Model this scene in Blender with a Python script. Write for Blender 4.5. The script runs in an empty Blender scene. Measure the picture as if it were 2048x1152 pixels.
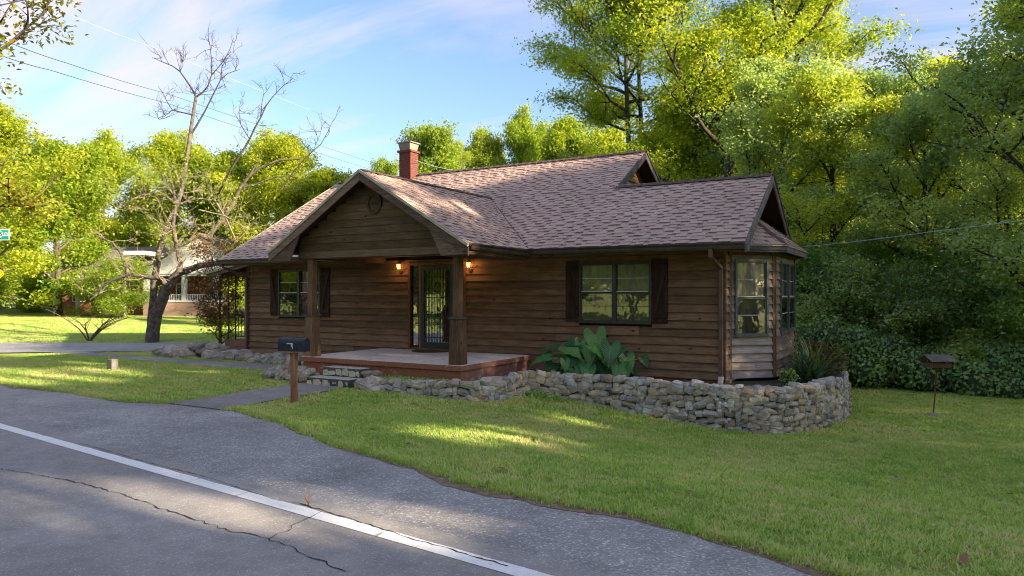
import bpy, math, random
import numpy as np
from mathutils import Vector, Matrix
from math import sin, cos, pi, radians, sqrt, atan2

# ------------------------------------------------------------------ camera, world, sun, exposure
C = bpy.context.scene
COL = C.collection
F = 1434.0 / 2048.0          # focal length over sensor width
HC = 1.9                     # camera height above the road
CAM = Vector((0.0, -14.31, HC))
cam_d = bpy.data.cameras.new('camera')
cam_d.sensor_width = 36.0
cam_d.lens = 36.0 * F
cam_d.shift_y = 12.0 / 2048.0
cam_d.clip_end = 3000.0
cam = bpy.data.objects.new('camera', cam_d)
COL.objects.link(cam)
cam.location = CAM
cam.rotation_euler = (radians(90), 0, radians(30))
C.camera = cam

SUN_EL = radians(19.0)
SUN_AZ = Vector((0.999, 0.01, 0)).normalized()
S = Vector((SUN_AZ.x * cos(SUN_EL), SUN_AZ.y * cos(SUN_EL), sin(SUN_EL)))
sl = bpy.data.lights.new('sun', 'SUN')
sl.energy = 4.2
sl.angle = radians(0.6)
sl.color = (1.0, 0.83, 0.60)
so = bpy.data.objects.new('sun', sl)
COL.objects.link(so)
so.rotation_euler = S.to_track_quat('Z', 'Y').to_euler()
so.location = (30, 5, 30)

W = bpy.data.worlds.new("World")
C.world = W
W.use_nodes = True
wt = W.node_tree
wt.nodes.clear()
def wn(t, **k):
    n = wt.nodes.new(t)
    for a, b in k.items(): setattr(n, a, b)
    return n
out = wn('ShaderNodeOutputWorld'); bg = wn('ShaderNodeBackground')
sky = wn('ShaderNodeTexSky', sky_type='NISHITA', sun_disc=False)
sky.sun_elevation = SUN_EL
sky.sun_rotation = atan2(S.x, S.y)
sky.altitude = 200; sky.air_density = 1.0; sky.dust_density = 1.3; sky.ozone_density = 2.5
tc = wn('ShaderNodeTexCoord')
sep = wn('ShaderNodeSeparateXYZ'); wt.links.new(tc.outputs['Generated'], sep.inputs[0])
zc = wn('ShaderNodeMath', operation='MAXIMUM'); wt.links.new(sep.outputs['Z'], zc.inputs[0]); zc.inputs[1].default_value = 0.0
za = wn('ShaderNodeMath', operation='ADD'); wt.links.new(zc.outputs[0], za.inputs[0]); za.inputs[1].default_value = 0.22
dx = wn('ShaderNodeMath', operation='DIVIDE'); wt.links.new(sep.outputs['X'], dx.inputs[0]); wt.links.new(za.outputs[0], dx.inputs[1])
dy = wn('ShaderNodeMath', operation='DIVIDE'); wt.links.new(sep.outputs['Y'], dy.inputs[0]); wt.links.new(za.outputs[0], dy.inputs[1])
cmb = wn('ShaderNodeCombineXYZ'); wt.links.new(dx.outputs[0], cmb.inputs[0]); wt.links.new(dy.outputs[0], cmb.inputs[1])
mp = wn('ShaderNodeMapping'); mp.inputs['Rotation'].default_value = (0, 0, radians(38)); mp.inputs['Scale'].default_value = (0.42, 2.1, 1)
wt.links.new(cmb.outputs[0], mp.inputs[0])
nz = wn('ShaderNodeTexNoise'); nz.inputs['Scale'].default_value = 1.25; nz.inputs['Detail'].default_value = 9; nz.inputs['Roughness'].default_value = 0.6
nz.inputs['Distortion'].default_value = 0.9
wt.links.new(mp.outputs[0], nz.inputs['Vector'])
nz2 = wn('ShaderNodeTexNoise'); nz2.inputs['Scale'].default_value = 0.9; nz2.inputs['Detail'].default_value = 3
wt.links.new(cmb.outputs[0], nz2.inputs['Vector'])
mulc = wn('ShaderNodeMath', operation='MULTIPLY'); wt.links.new(nz.outputs[0], mulc.inputs[0]); wt.links.new(nz2.outputs[0], mulc.inputs[1])
rmp = wn('ShaderNodeValToRGB'); rmp.color_ramp.elements[0].position = 0.20; rmp.color_ramp.elements[1].position = 0.36
rmp.color_ramp.elements[0].color = (0, 0, 0, 1); rmp.color_ramp.elements[1].color = (0.85, 0.85, 0.85, 1)
wt.links.new(mulc.outputs[0], rmp.inputs[0])
mixc = wn('ShaderNodeMix', data_type='RGBA')
wt.links.new(rmp.outputs[0], mixc.inputs['Factor'])
tint = wn('ShaderNodeMix', data_type='RGBA', blend_type='MULTIPLY'); tint.inputs['Factor'].default_value = 1.0
wt.links.new(sky.outputs[0], tint.inputs['A']); tint.inputs['B'].default_value = (0.63, 0.605, 0.625, 1)
wt.links.new(tint.outputs['Result'], mixc.inputs['A'])
mixc.inputs['B'].default_value = (2.15, 1.95, 2.3, 1)
wt.links.new(mixc.outputs['Result'], bg.inputs['Color'])
bg.inputs['Strength'].default_value = 0.12
wt.links.new(bg.outputs[0], out.inputs['Surface'])

C.view_settings.view_transform = 'Standard'
C.view_settings.look = 'None'
C.view_settings.gamma = 1.0
C.view_settings.exposure = 2.0
C.view_settings.use_curve_mapping = False
C.render.engine = 'CYCLES'
C.cycles.pixel_filter_type = 'BLACKMAN_HARRIS'
C.cycles.filter_width = 1.05
C.cycles.max_bounces = 5
C.cycles.diffuse_bounces = 3
C.cycles.glossy_bounces = 3
C.cycles.transmission_bounces = 4
C.cycles.transparent_max_bounces = 8
C.cycles.caustics_reflective = False
C.cycles.caustics_refractive = False
C.cycles.sample_clamp_indirect = 6.0
C.cycles.use_denoising = True
C.cycles.denoising_prefilter = 'ACCURATE'
C.cycles.denoising_input_passes = 'RGB_ALBEDO_NORMAL'

# ------------------------------------------------------------------ geometry of the view and ground
def sstep(a, b, v):
    t = min(1.0, max(0.0, (v - a) / (b - a)))
    return t * t * (3 - 2 * t)
def interp(pts, x):
    if x <= pts[0][0]: return pts[0][1]
    for (x0, y0), (x1, y1) in zip(pts, pts[1:]):
        if x <= x1: return y0 + (y1 - y0) * (x - x0) / (x1 - x0)
    return pts[-1][1]
EDGE = [(-80, -2.0), (-30, -6.3), (-17, -6.57), (-12.5, -6.75), (-10.8, -6.5), (-9.6, -6.45), (-8, -7.0), (-6.07, -7.74), (-3.53, -8.42), (-1.98, -8.57), (-0.48, -8.98), (2, -9.7), (20, -11.6), (80, -18)]
def lawn_edge(x): return interp(EDGE, x)
def road_line(x): return -10.07 - 0.1077 * (x + 2.31)
def G(x, y):
    e = lawn_edge(x)
    if y < e: return 0.0
    t = sstep(0, 6.0, y - e)
    a = sstep(-9.5, -2.0, x) * (1 - 0.5 * sstep(30, 60, x))
    tgt = 0.05 - 0.60 * a - 0.03 * max(0.0, min(y, 14.0)) * a
    far = 0.27 * sstep(-32, -48, x) if y > e else 0
    return t * (tgt + far)
def ray(px, d):
    u = (px - 1024.0) / 1434.0
    return Vector((CAM.x + d * (-0.5 + 0.8660254 * u), CAM.y + d * (0.8660254 + 0.5 * u)))
def gp(px, py, zoff=0.0):
    d = 15.0
    for _ in range(30):
        p = ray(px, d)
        z = G(p.x, p.y) + zoff
        d = 0.5 * d + 0.5 * (HC - z) * 1434.0 / (py - 588.0)
    p = ray(px, d)
    return Vector((p.x, p.y, G(p.x, p.y) + zoff))
def at(px, py, d):
    p = ray(px, d)
    return Vector((p.x, p.y, HC + (588.0 - py) * d / 1434.0))
def on_ground(px, d):
    p = ray(px, d)
    return Vector((p.x, p.y, G(p.x, p.y)))

# ------------------------------------------------------------------ object helpers
WL = {}
def reg(o, wloc, parent):
    COL.objects.link(o)
    wloc = Vector(wloc)
    WL[o.name] = wloc
    if parent is not None:
        o.parent = parent
        o.location = wloc - WL[parent.name]
    else:
        o.location = wloc
    return o
def tag(o, label=None, cat=None, group=None, kind=None):
    if label: o['label'] = label
    if cat: o['category'] = cat
    if group: o['group'] = group
    if kind: o['kind'] = kind
    return o
def empty(name, loc, label, cat, group=None):
    o = bpy.data.objects.new(name, None)
    o.empty_display_size = 0.2
    reg(o, loc, None)
    return tag(o, label, cat, group)

class Fr:
    """wall frame: o origin, n outward normal, x runs to the viewer's right"""
    def __init__(s, o, n):
        s.o = Vector(o); s.n = Vector(n).normalized(); s.x = Vector((0, 0, 1)).cross(s.n)
    def p(s, x, d, z): return s.o + s.x * x + s.n * d + Vector((0, 0, z))
    def ang(s): return atan2(s.x.y, s.x.x)

class MB:
    def __init__(s): s.v = []; s.f = []; s.m = []
    def add(s, vs, fs, m=0):
        b = len(s.v)
        s.v.extend([tuple(v) for v in vs])
        for f in fs: s.f.append(tuple(b + i for i in f)); s.m.append(m)
        return s
    def hexa(s, p, m=0):
        return s.add(p, [(0, 3, 2, 1), (4, 5, 6, 7), (0, 1, 5, 4), (1, 2, 6, 5), (2, 3, 7, 6), (3, 0, 4, 7)], m)
    def box(s, x0, x1, y0, y1, z0, z1, m=0):
        return s.hexa([(x0, y0, z0), (x1, y0, z0), (x1, y1, z0), (x0, y1, z0), (x0, y0, z1), (x1, y0, z1), (x1, y1, z1), (x0, y1, z1)], m)
    def fbox(s, fr, x0, x1, d0, d1, z0, z1, m=0):
        # d1 outward
        P = fr.p
        return s.hexa([P(x0, d1, z0), P(x1, d1, z0), P(x1, d0, z0), P(x0, d0, z0), P(x0, d1, z1), P(x1, d1, z1), P(x1, d0, z1), P(x0, d0, z1)], m)
    def prism(s, poly, vec, m=0):
        n = len(poly); vec = Vector(vec)
        a = [Vector(p) for p in poly]; b = [p + vec for p in a]
        s.add(a + b, [tuple(range(n - 1, -1, -1)), tuple(range(n, 2 * n))] + [(i, (i + 1) % n, n + (i + 1) % n, n + i) for i in range(n)], m)
        return s
    def tube(s, pts, rad, n=6, m=0, cap=True):
        pts = [Vector(p) for p in pts]
        if not hasattr(rad, '__len__'): rad = [rad] * len(pts)
        vs = []; fs = []
        up = None
        for i, p in enumerate(pts):
            t = (pts[min(i + 1, len(pts) - 1)] - pts[max(i - 1, 0)])
            if t.length < 1e-9: t = Vector((0, 0, 1))
            t.normalize()
            if up is None:
                up = t.orthogonal().normalized()
            up = (up - t * up.dot(t))
            if up.length < 1e-6: up = t.orthogonal()
            up.normalize(); w = t.cross(up)
            for k in range(n):
                a = 2 * pi * k / n
                vs.append(p + (up * cos(a) + w * sin(a)) * rad[i])
        for i in range(len(pts) - 1):
            for k in range(n):
                fs.append((i * n + k, i * n + (k + 1) % n, (i + 1) * n + (k + 1) % n, (i + 1) * n + k))
        if cap:
            fs.append(tuple(range(n - 1, -1, -1))); L = (len(pts) - 1) * n
            fs.append(tuple(range(L, L + n)))
        return s.add(vs, fs, m)
    def lathe(s, c, prof, n=12, m=0):
        c = Vector(c); vs = []; fs = []
        for r, z in prof:
            for k in range(n):
                a = 2 * pi * k / n
                vs.append(c + Vector((r * cos(a), r * sin(a), z)))
        for i in range(len(prof) - 1):
            for k in range(n):
                fs.append((i * n + k, i * n + (k + 1) % n, (i + 1) * n + (k + 1) % n, (i + 1) * n + k))
        fs.append(tuple(range(n - 1, -1, -1))); L = (len(prof) - 1) * n; fs.append(tuple(range(L, L + n)))
        return s.add(vs, fs, m)
    def rawmesh(s, name, mats, off=(0, 0, 0), smooth=False):
        me = bpy.data.meshes.new(name)
        o = Vector(off)
        me.from_pydata([(v[0] - o.x, v[1] - o.y, v[2] - o.z) for v in s.v], [], s.f)
        for mt in (mats if isinstance(mats, (list, tuple)) else [mats]): me.materials.append(mt)
        if max(s.m, default=0) > 0: me.polygons.foreach_set('material_index', s.m)
        if smooth: me.polygons.foreach_set('use_smooth', [True] * len(s.f))
        me.update()
        return me
    def build(s, name, mats, parent=None, loc=None, smooth=False, bevel=0.0, **tg):
        if loc is None:
            a = np.array(s.v); lo = a.min(0); hi = a.max(0)
            loc = Vector(((lo[0] + hi[0]) / 2, (lo[1] + hi[1]) / 2, lo[2]))
        me = s.rawmesh(name, mats, loc, smooth)
        o = bpy.data.objects.new(name, me)
        reg(o, loc, parent)
        if bevel:
            b = o.modifiers.new('bevel', 'BEVEL'); b.width = bevel; b.segments = 2; b.limit_method = 'ANGLE'
        tag(o, **tg)
        return o
def piece(name, me, loc, parent, rot=(0, 0, 0), scale=(1, 1, 1)):
    o = bpy.data.objects.new(name, me)
    reg(o, loc, parent)
    o.rotation_euler = rot; o.scale = scale
    return o

# ------------------------------------------------------------------ materials
class NT:
    def __init__(s, name):
        s.mat = bpy.data.materials.new(name); s.mat.use_nodes = True
        s.t = s.mat.node_tree; s.t.nodes.clear()
        s.out = s.n('ShaderNodeOutputMaterial')
    def n(s, t, ins=None, **k):
        nd = s.t.nodes.new(t)
        for a, b in k.items(): setattr(nd, a, b)
        for a, b in (ins or {}).items(): s.set(nd.inputs[a], b)
        return nd
    def set(s, sock, v):
        if isinstance(v, bpy.types.NodeSocket): s.t.links.new(v, sock)
        elif isinstance(v, (tuple, list)) and sock.type == 'RGBA' and len(v) == 3: sock.default_value = (*v, 1)
        else: sock.default_value = v
    def mix(s, f, a, b, bt='MIX'):
        nd = s.n('ShaderNodeMix', data_type='RGBA', blend_type=bt)
        s.set(nd.inputs['Factor'], f); s.set(nd.inputs['A'], a); s.set(nd.inputs['B'], b)
        return nd.outputs['Result']
    def math(s, op, a, b=0.0, clamp=False):
        nd = s.n('ShaderNodeMath', operation=op, use_clamp=clamp); s.set(nd.inputs[0], a); s.set(nd.inputs[1], b)
        return nd.outputs[0]
    def noise(s, vec, scale, detail=5, rough=0.55, dist=0.0):
        nd = s.n('ShaderNodeTexNoise', {'Scale': scale, 'Detail': detail, 'Roughness': rough, 'Distortion': dist}); s.set(nd.inputs['Vector'], vec)
        return nd.outputs[0]
    def coord(s, stretch=(1, 1, 1), rnd=False, which='Object', rot=(0, 0, 0)):
        v = s.n('ShaderNodeTexCoord').outputs[which]
        if rnd:
            r = s.n('ShaderNodeObjectInfo').outputs['Random']
            r = s.math('MULTIPLY', r, 57.0)
            v = s.n('ShaderNodeVectorMath', {0: v, 1: r}, operation='ADD').outputs[0]
        m = s.n('ShaderNodeMapping', {'Vector': v, 'Scale': stretch, 'Rotation': rot})
        return m.outputs[0]
    def ramp(s, f, stops):
        nd = s.n('ShaderNodeValToRGB'); s.set(nd.inputs[0], f)
        cr = nd.color_ramp
        while len(cr.elements) < len(stops): cr.elements.new(0.5)
        for e, (p, c) in zip(cr.elements, stops):
            e.position = p; e.color = (*c, 1) if len(c) == 3 else c
        return nd.outputs[0]
    def val(s, v, lo, hi):   # map noise to grey value ramp
        return s.ramp(v, [(lo, (0, 0, 0)), (hi, (1, 1, 1))])
    def bump(s, h, strength=0.3, dist=0.01):
        return s.n('ShaderNodeBump', {'Height': h, 'Strength': strength, 'Distance': dist}).outputs[0]
    def princ(s, col, rough=0.8, spec=0.3, metal=0.0, normal=None, **k):
        ins = {'Base Color': col, 'Roughness': rough, 'Specular IOR Level': spec, 'Metallic': metal}
        if normal is not None: ins['Normal'] = normal
        ins.update(k)
        nd = s.n('ShaderNodeBsdfPrincipled', ins)
        return nd.outputs[0]
    def end(s, sh):
        s.t.links.new(sh, s.out.inputs['Surface']); return s.mat

def plain(name, col, rough=0.7, spec=0.3, metal=0.0, var=0.25, scale=14, bump=0.15, stretch=(1, 1, 1), rnd=True):
    t = NT(name); v = t.coord(stretch, rnd)
    f = t.noise(v, scale, 6)
    c2 = tuple(c * (1 - var) for c in col); c3 = tuple(min(1, c * (1 + var)) for c in col)
    col_ = t.ramp(f, [(0.3, c2), (0.7, c3)])
    return t.end(t.princ(col_, rough, spec, metal, t.bump(f, bump, 0.01)))

def wood(name, dark, mid, light, grain=60.0, along='x', rough=0.85, knots=True, wlight=None):
    t = NT(name)
    st = {'x': (0.035, 1, 1), 'y': (1, 0.035, 1), 'z': (1, 1, 0.035)}[along]
    v = t.coord(st, True)
    g = t.noise(v, grain, 8, 0.65, 0.4)
    vb = t.coord((1, 1, 1), True)
    big = t.noise(vb, 2.2, 6, 0.65)
    stain = t.noise(t.coord({'x': (0.5, 1, 2.2), 'y': (1, .5, 2.2), 'z': (2, 2, 0.4)}[along], True), 5.0, 7, 0.7)
    c = t.ramp(g, [(0.28, dark), (0.5, mid), (0.74, light)])
    c = t.mix(t.math('MULTIPLY', t.val(stain, 0.46, 0.66), 0.7), c, tuple(x * 0.5 for x in mid))
    rnd = t.n('ShaderNodeObjectInfo').outputs['Random']
    k = t.math('ADD', t.math('MULTIPLY', rnd, 0.72), 0.66)
    k = t.math('MULTIPLY', k, t.math('ADD', t.math('MULTIPLY', big, 0.9), 0.55))
    c = t.mix(1.0, c, t.n('ShaderNodeCombineColor', {0: k, 1: k, 2: k}).outputs[0], 'MULTIPLY')
    if wlight:
        w = t.n('ShaderNodeSeparateColor', {0: t.n('ShaderNodeObjectInfo').outputs['Color']}).outputs[0]
        w = t.math('MULTIPLY', t.math('SUBTRACT', 1.0, w), t.math('ADD', t.math('MULTIPLY', t.val(stain, 0.35, 0.6), -0.55), 1.0))
        wl = t.ramp(g, [(0.25, tuple(x * 0.6 for x in wlight)), (0.6, wlight)])
        c = t.mix(w, c, wl)
    if knots:
        vo = t.n('ShaderNodeTexVoronoi', {'Vector': t.coord({'x': (0.55, 1, 1), 'y': (1, .55, 1), 'z': (1, 1, .55)}[along], True), 'Scale': 3.4}).outputs['Distance']
        kn = t.ramp(vo, [(0.05, (1, 1, 1)), (0.10, (0, 0, 0))])
        c = t.mix(t.math('MULTIPLY', kn, 0.8), c, tuple(x * 0.25 for x in dark))
    return t.end(t.princ(c, rough, 0.18, 0, t.bump(g, 0.5, 0.006)))

def foliage(name, c0, c1, c2, trans=0.4, rough=0.5, tcol=None):
    t = NT(name)
    a = t.n('ShaderNodeAttribute', attribute_name='tint').outputs['Fac']
    r = t.n('ShaderNodeObjectInfo').outputs['Random']
    a = t.math('ADD', a, t.math('MULTIPLY', t.math('SUBTRACT', r, 0.5), 0.4), True)
    c = t.ramp(a, [(0.0, c0), (0.5, c1), (1.0, c2)])
    tc_ = t.mix(1.0, c, tcol or (1.5, 1.35, 0.5), 'MULTIPLY')
    p = t.princ(c, 0.42, 0.5)
    tr = t.n('ShaderNodeBsdfTranslucent', {'Color': tc_}).outputs[0]
    m = t.n('ShaderNodeMixShader', {0: trans, 1: p, 2: tr}).outputs[0]
    return t.end(m)

MT = {}
MT['siding'] = wood('dark_stained_siding', (0.105, 0.054, 0.029), (0.20, 0.108, 0.060), (0.27, 0.158, 0.092), wlight=(0.30, 0.205, 0.125))
MT['bay_siding'] = wood('weathered_grey_siding', (0.10, 0.065, 0.048), (0.22, 0.155, 0.125), (0.36, 0.28, 0.25), wlight=(0.60, 0.53, 0.51))
MT['gable_siding'] = wood('gable_siding_wood', (0.085, 0.052, 0.026), (0.145, 0.092, 0.046), (0.19, 0.125, 0.07), wlight=(0.2, 0.15, 0.1))
MT['post'] = wood('porch_post_wood', (0.075, 0.043, 0.024), (0.165, 0.098, 0.056), (0.27, 0.175, 0.11), along='z')
MT['mailpost'] = wood('weathered_red_post', (0.16, 0.065, 0.035), (0.32, 0.15, 0.085), (0.36, 0.26, 0.19), along='z', grain=40)
MT['beam'] = wood('beam_wood', (0.06, 0.035, 0.02), (0.13, 0.078, 0.045), (0.24, 0.16, 0.1))
MT['trimwood'] = wood('casing_wood', (0.13, 0.06, 0.028), (0.24, 0.12, 0.06), (0.32, 0.18, 0.1), along='z', knots=False)
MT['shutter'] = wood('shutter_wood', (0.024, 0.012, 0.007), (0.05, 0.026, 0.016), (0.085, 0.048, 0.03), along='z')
MT['palewood'] = wood('pale_wood', (0.35, 0.2, 0.12), (0.5, 0.32, 0.2), (0.6, 0.42, 0.3), along='z')
MT['barge'] = wood('bargeboard_wood', (0.09, 0.055, 0.035), (0.19, 0.125, 0.085), (0.3, 0.21, 0.15))
MT['greybarge'] = wood('greyed_bargeboard', (0.07, 0.06, 0.06), (0.16, 0.14, 0.14), (0.28, 0.25, 0.25))
MT['rubble_wood'] = wood('feeder_wood', (0.12, 0.06, 0.035), (0.22, 0.12, 0.075), (0.3, 0.19, 0.13), knots=False)
MT['drip'] = plain('cream_drip_edge', (0.42, 0.38, 0.26), 0.5, var=0.3, scale=5)
MT['gutter'] = plain('brown_gutter', (0.060, 0.040, 0.032), 0.35, 0.5, var=0.4, scale=6, bump=0.03)
MT['downspout'] = plain('downspout_brown', (0.13, 0.078, 0.058), 0.4, 0.5, var=0.35, scale=5, bump=0.03)
MT['frame'] = plain('bronze_window_frame', (0.050, 0.043, 0.036), 0.45, 0.5, var=0.3, scale=9, bump=0.02)
MT['greyframe'] = plain('grey_window_frame', (0.10, 0.115, 0.12), 0.4, 0.5, var=0.3, scale=9, bump=0.02)
MT['white'] = plain('white_trim', (0.62, 0.62, 0.6), 0.5, var=0.1, scale=9, bump=0.02)
MT['iron'] = plain('black_wrought_iron', (0.022, 0.026, 0.026), 0.45, 0.5, var=0.4, bump=0.05)
MT['doorframe'] = plain('dark_green_door_frame', (0.030, 0.040, 0.038), 0.4, 0.5, var=0.3, bump=0.03)
MT['mail'] = plain('navy_black_metal', (0.014, 0.022, 0.034), 0.55, 0.5, var=0.5, scale=25, bump=0.1)
MT['mailin'] = plain('dark_inside', (0.01, 0.01, 0.01), 0.8)
MT['brick'] = plain('chimney_brick', (0.15, 0.045, 0.036), 0.85, var=0.5, scale=18, bump=0.4)
MT['mortar'] = plain('grey_mortar', (0.24, 0.2, 0.17), 0.95, var=0.35, scale=25, bump=0.5)
MT['pinkpaint'] = plain('faded_pink_paint', (0.33, 0.13, 0.105), 0.85, var=0.3, scale=7, bump=0.2)
MT['brass'] = plain('aged_brass', (0.25, 0.12, 0.05), 0.35, 0.5, 0.8, bump=0.05)
MT['mat'] = plain('brown_door_mat', (0.085, 0.06, 0.045), 0.95, var=0.5, scale=70, bump=0.6)
MT['dark'] = plain('dark_interior', (0.012, 0.010, 0.009), 0.9)
MT['innerdoor'] = wood('inner_door_wood', (0.05, 0.024, 0.012), (0.11, 0.055, 0.03), (0.16, 0.085, 0.05), along='z', knots=False)
MT['bark'] = plain('grey_brown_bark', (0.115, 0.09, 0.068), 0.95, var=0.5, scale=9, bump=0.8, stretch=(1, 1, 0.25))
MT['bark_dark'] = plain('dark_bark', (0.055, 0.045, 0.036), 0.95, var=0.5, scale=9, bump=0.8, stretch=(1, 1, 0.25))
MT['bark_pale'] = plain('pale_sunlit_twig', (0.30, 0.25, 0.18), 0.9, var=0.3, scale=9, bump=0.3)  # pale dead wood, with a sunlit look put into its tone
MT['wire'] = plain('cable_black', (0.035, 0.04, 0.05), 0.5)
MT['wireblue'] = plain('cable_grey_blue', (0.25, 0.36, 0.38), 0.4)
MT['wirewhite'] = plain('cable_white', (0.7, 0.7, 0.7), 0.4)
MT['concrete_grey'] = plain('grey_concrete', (0.27, 0.25, 0.22), 0.9, var=0.35, scale=16, bump=0.4)
MT['creamstone'] = plain('cream_painted_stone', (0.55, 0.50, 0.34), 0.85, var=0.25, scale=16, bump=0.3)
MT['nwhite'] = plain('white_siding_paint', (0.68, 0.67, 0.64), 0.6, var=0.08, scale=2, bump=0.05)
MT['nroof'] = plain('grey_house_shingles', (0.16, 0.145, 0.135), 0.9, var=0.3, scale=5, bump=0.3)
def brickwall(name, c1, c2, mort, sc=4.5):
    t = NT(name); v = t.coord()
    sx = t.n('ShaderNodeSeparateXYZ', {0: v})
    u = t.math('ADD', sx.outputs[0], sx.outputs[1])
    cv = t.n('ShaderNodeCombineXYZ', {0: u, 1: sx.outputs[2]}).outputs[0]
    b = t.n('ShaderNodeTexBrick', {'Vector': cv, 'Color1': (*c1, 1), 'Color2': (*c2, 1), 'Mortar': (*mort, 1), 'Scale': sc, 'Mortar Size': 0.014, 'Row Height': 0.34, 'Brick Width': 1.0})
    return t.end(t.princ(b.outputs[0], 0.9, 0.2))
MT['nbrick'] = brickwall('orange_brick_wall', (0.30, 0.115, 0.055), (0.22, 0.08, 0.04), (0.3, 0.22, 0.16))
MT['nbrick2'] = brickwall('pale_brick_base', (0.40, 0.26, 0.20), (0.34, 0.22, 0.17), (0.4, 0.34, 0.28))

# stones
def stone_mat():
    t = NT('field_stone'); v = t.coord((1, 1, 1), True)
    r = t.n('ShaderNodeObjectInfo').outputs['Random']
    a = t.n('ShaderNodeAttribute', attribute_name='tint').outputs['Fac']
    r = t.math('FRACT', t.math('ADD', r, a))
    base = t.ramp(r, [(0.0, (0.26, 0.25, 0.245)), (0.22, (0.48, 0.46, 0.43)), (0.42, (0.36, 0.29, 0.21)), (0.6, (0.52, 0.49, 0.44)), (0.78, (0.50, 0.41, 0.30)), (0.9, (0.60, 0.60, 0.59)), (1.0, (0.26, 0.25, 0.25))])
    n1 = t.noise(v, 2.2, 8, 0.7); n2 = t.noise(v, 9, 8, 0.7)
    k = t.ramp(n1, [(0.3, (0.5, 0.5, 0.5)), (0.7, (1.25, 1.22, 1.15))])
    c = t.mix(1.0, base, k, 'MULTIPLY')
    c = t.mix(t.math('MULTIPLY', t.val(n2, 0.56, 0.72), 0.5), c, (0.42, 0.42, 0.40))
    return t.end(t.princ(c, 0.9, 0.25, 0, t.bump(n2, 0.8, 0.02)))
MT['stone'] = stone_mat()
MT['wallmortar'] = plain('rough_wall_mortar', (0.10, 0.09, 0.08), 0.95, var=0.45, scale=9, bump=0.8)
MT['lime'] = plain('bleached_lime_mortar', (0.46, 0.45, 0.43), 0.9, var=0.35, scale=12, bump=0.8)

def shingle_mat():
    t = NT('mauve_brown_shingle'); v = t.coord((1, 1, 1), True)
    a = t.n('ShaderNodeAttribute', attribute_name='tint').outputs['Fac']
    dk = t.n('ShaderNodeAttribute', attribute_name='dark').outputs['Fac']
    r = t.n('ShaderNodeObjectInfo').outputs['Random']
    f = t.math('FRACT', t.math('ADD', a, r))
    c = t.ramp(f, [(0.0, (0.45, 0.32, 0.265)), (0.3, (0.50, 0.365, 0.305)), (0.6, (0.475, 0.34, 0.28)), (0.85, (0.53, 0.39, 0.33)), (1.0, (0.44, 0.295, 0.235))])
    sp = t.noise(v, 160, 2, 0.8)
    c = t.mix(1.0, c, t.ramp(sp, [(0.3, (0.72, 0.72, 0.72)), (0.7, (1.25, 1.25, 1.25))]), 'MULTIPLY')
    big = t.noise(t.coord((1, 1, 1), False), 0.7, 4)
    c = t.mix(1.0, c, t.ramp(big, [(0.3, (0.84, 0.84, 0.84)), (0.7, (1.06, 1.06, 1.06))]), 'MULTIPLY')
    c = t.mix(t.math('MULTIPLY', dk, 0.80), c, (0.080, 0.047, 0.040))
    return t.end(t.princ(c, 0.92, 0.2, 0, t.bump(sp, 0.4, 0.004)))
MT['shingle'] = shingle_mat()
MT['ridgecap'] = plain('ridge_cap_shingle', (0.10, 0.068, 0.06), 0.92, var=0.4, scale=30, bump=0.3)

def porch_mats():
    t = NT('worn_painted_porch_floor'); v = t.coord()
    n = t.noise(v, 1.6, 8, 0.65, 0.6); n2 = t.noise(v, 12, 8, 0.7)
    c = t.ramp(n, [(0.3, (0.56, 0.49, 0.44)), (0.5, (0.74, 0.69, 0.65)), (0.7, (0.62, 0.57, 0.56))])
    c = t.mix(t.math('MULTIPLY', t.val(n2, 0.5, 0.7), 0.6), c, (0.30, 0.22, 0.18))
    MT['floor'] = t.end(t.princ(c, 0.7, 0.35, 0, t.bump(n2, 0.3, 0.01)))
    t = NT('terracotta_painted_concrete'); v = t.coord()
    n = t.noise(v, 3.0, 8, 0.7, 0.5); n2 = t.noise(v, 22, 8, 0.7)
    c = t.ramp(n2, [(0.3, (0.25, 0.095, 0.05)), (0.7, (0.37, 0.155, 0.085))])
    c = t.mix(t.math('MULTIPLY', t.val(n, 0.60, 0.66), 0.8), c, (0.42, 0.36, 0.30))
    MT['terra'] = t.end(t.princ(c, 0.85, 0.2, 0, t.bump(n2, 0.4, 0.01)))
    t = NT('rose_painted_concrete'); v = t.coord()
    n = t.noise(v, 3.0, 8, 0.7, 0.5); n2 = t.noise(v, 22, 8, 0.7)
    c = t.ramp(n2, [(0.3, (0.28, 0.125, 0.09)), (0.7, (0.38, 0.19, 0.15))])
    c = t.mix(t.math('MULTIPLY', t.val(n, 0.56, 0.64), 0.7), c, (0.46, 0.40, 0.37))
    MT['rose'] = t.end(t.princ(c, 0.85, 0.2, 0, t.bump(n2, 0.4, 0.01)))
porch_mats()

def glass_mat(name, refl=0.35, tintc=(0.75, 0.75, 0.7)):
    t = NT(name)
    lw = t.n('ShaderNodeLayerWeight', {'Blend': 0.35}).outputs['Fresnel']
    f = t.math('ADD', t.math('MULTIPLY', lw, 0.8), refl, True)
    w = t.noise(t.coord((1, 1, 1), True), 3.0, 2)
    nb = t.bump(w, 0.12, 0.02)
    gl = t.n('ShaderNodeBsdfGlossy', {'Color': (0.95, 0.95, 0.95, 1), 'Roughness': 0.025, 'Normal': nb}).outputs[0]
    tr = t.n('ShaderNodeBsdfTransparent', {'Color': (*tintc, 1)}).outputs[0]
    return t.end(t.n('ShaderNodeMixShader', {0: f, 1: tr, 2: gl}).outputs[0])
MT['glass'] = glass_mat('window_glass', 0.17, (0.95, 0.95, 0.92))
MT['doorglass'] = glass_mat('door_glass', 0.40, (0.5, 0.5, 0.5))
MT['bayglass'] = glass_mat('sheltered_window_glass', 0.04, (0.95, 0.95, 0.95))
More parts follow.
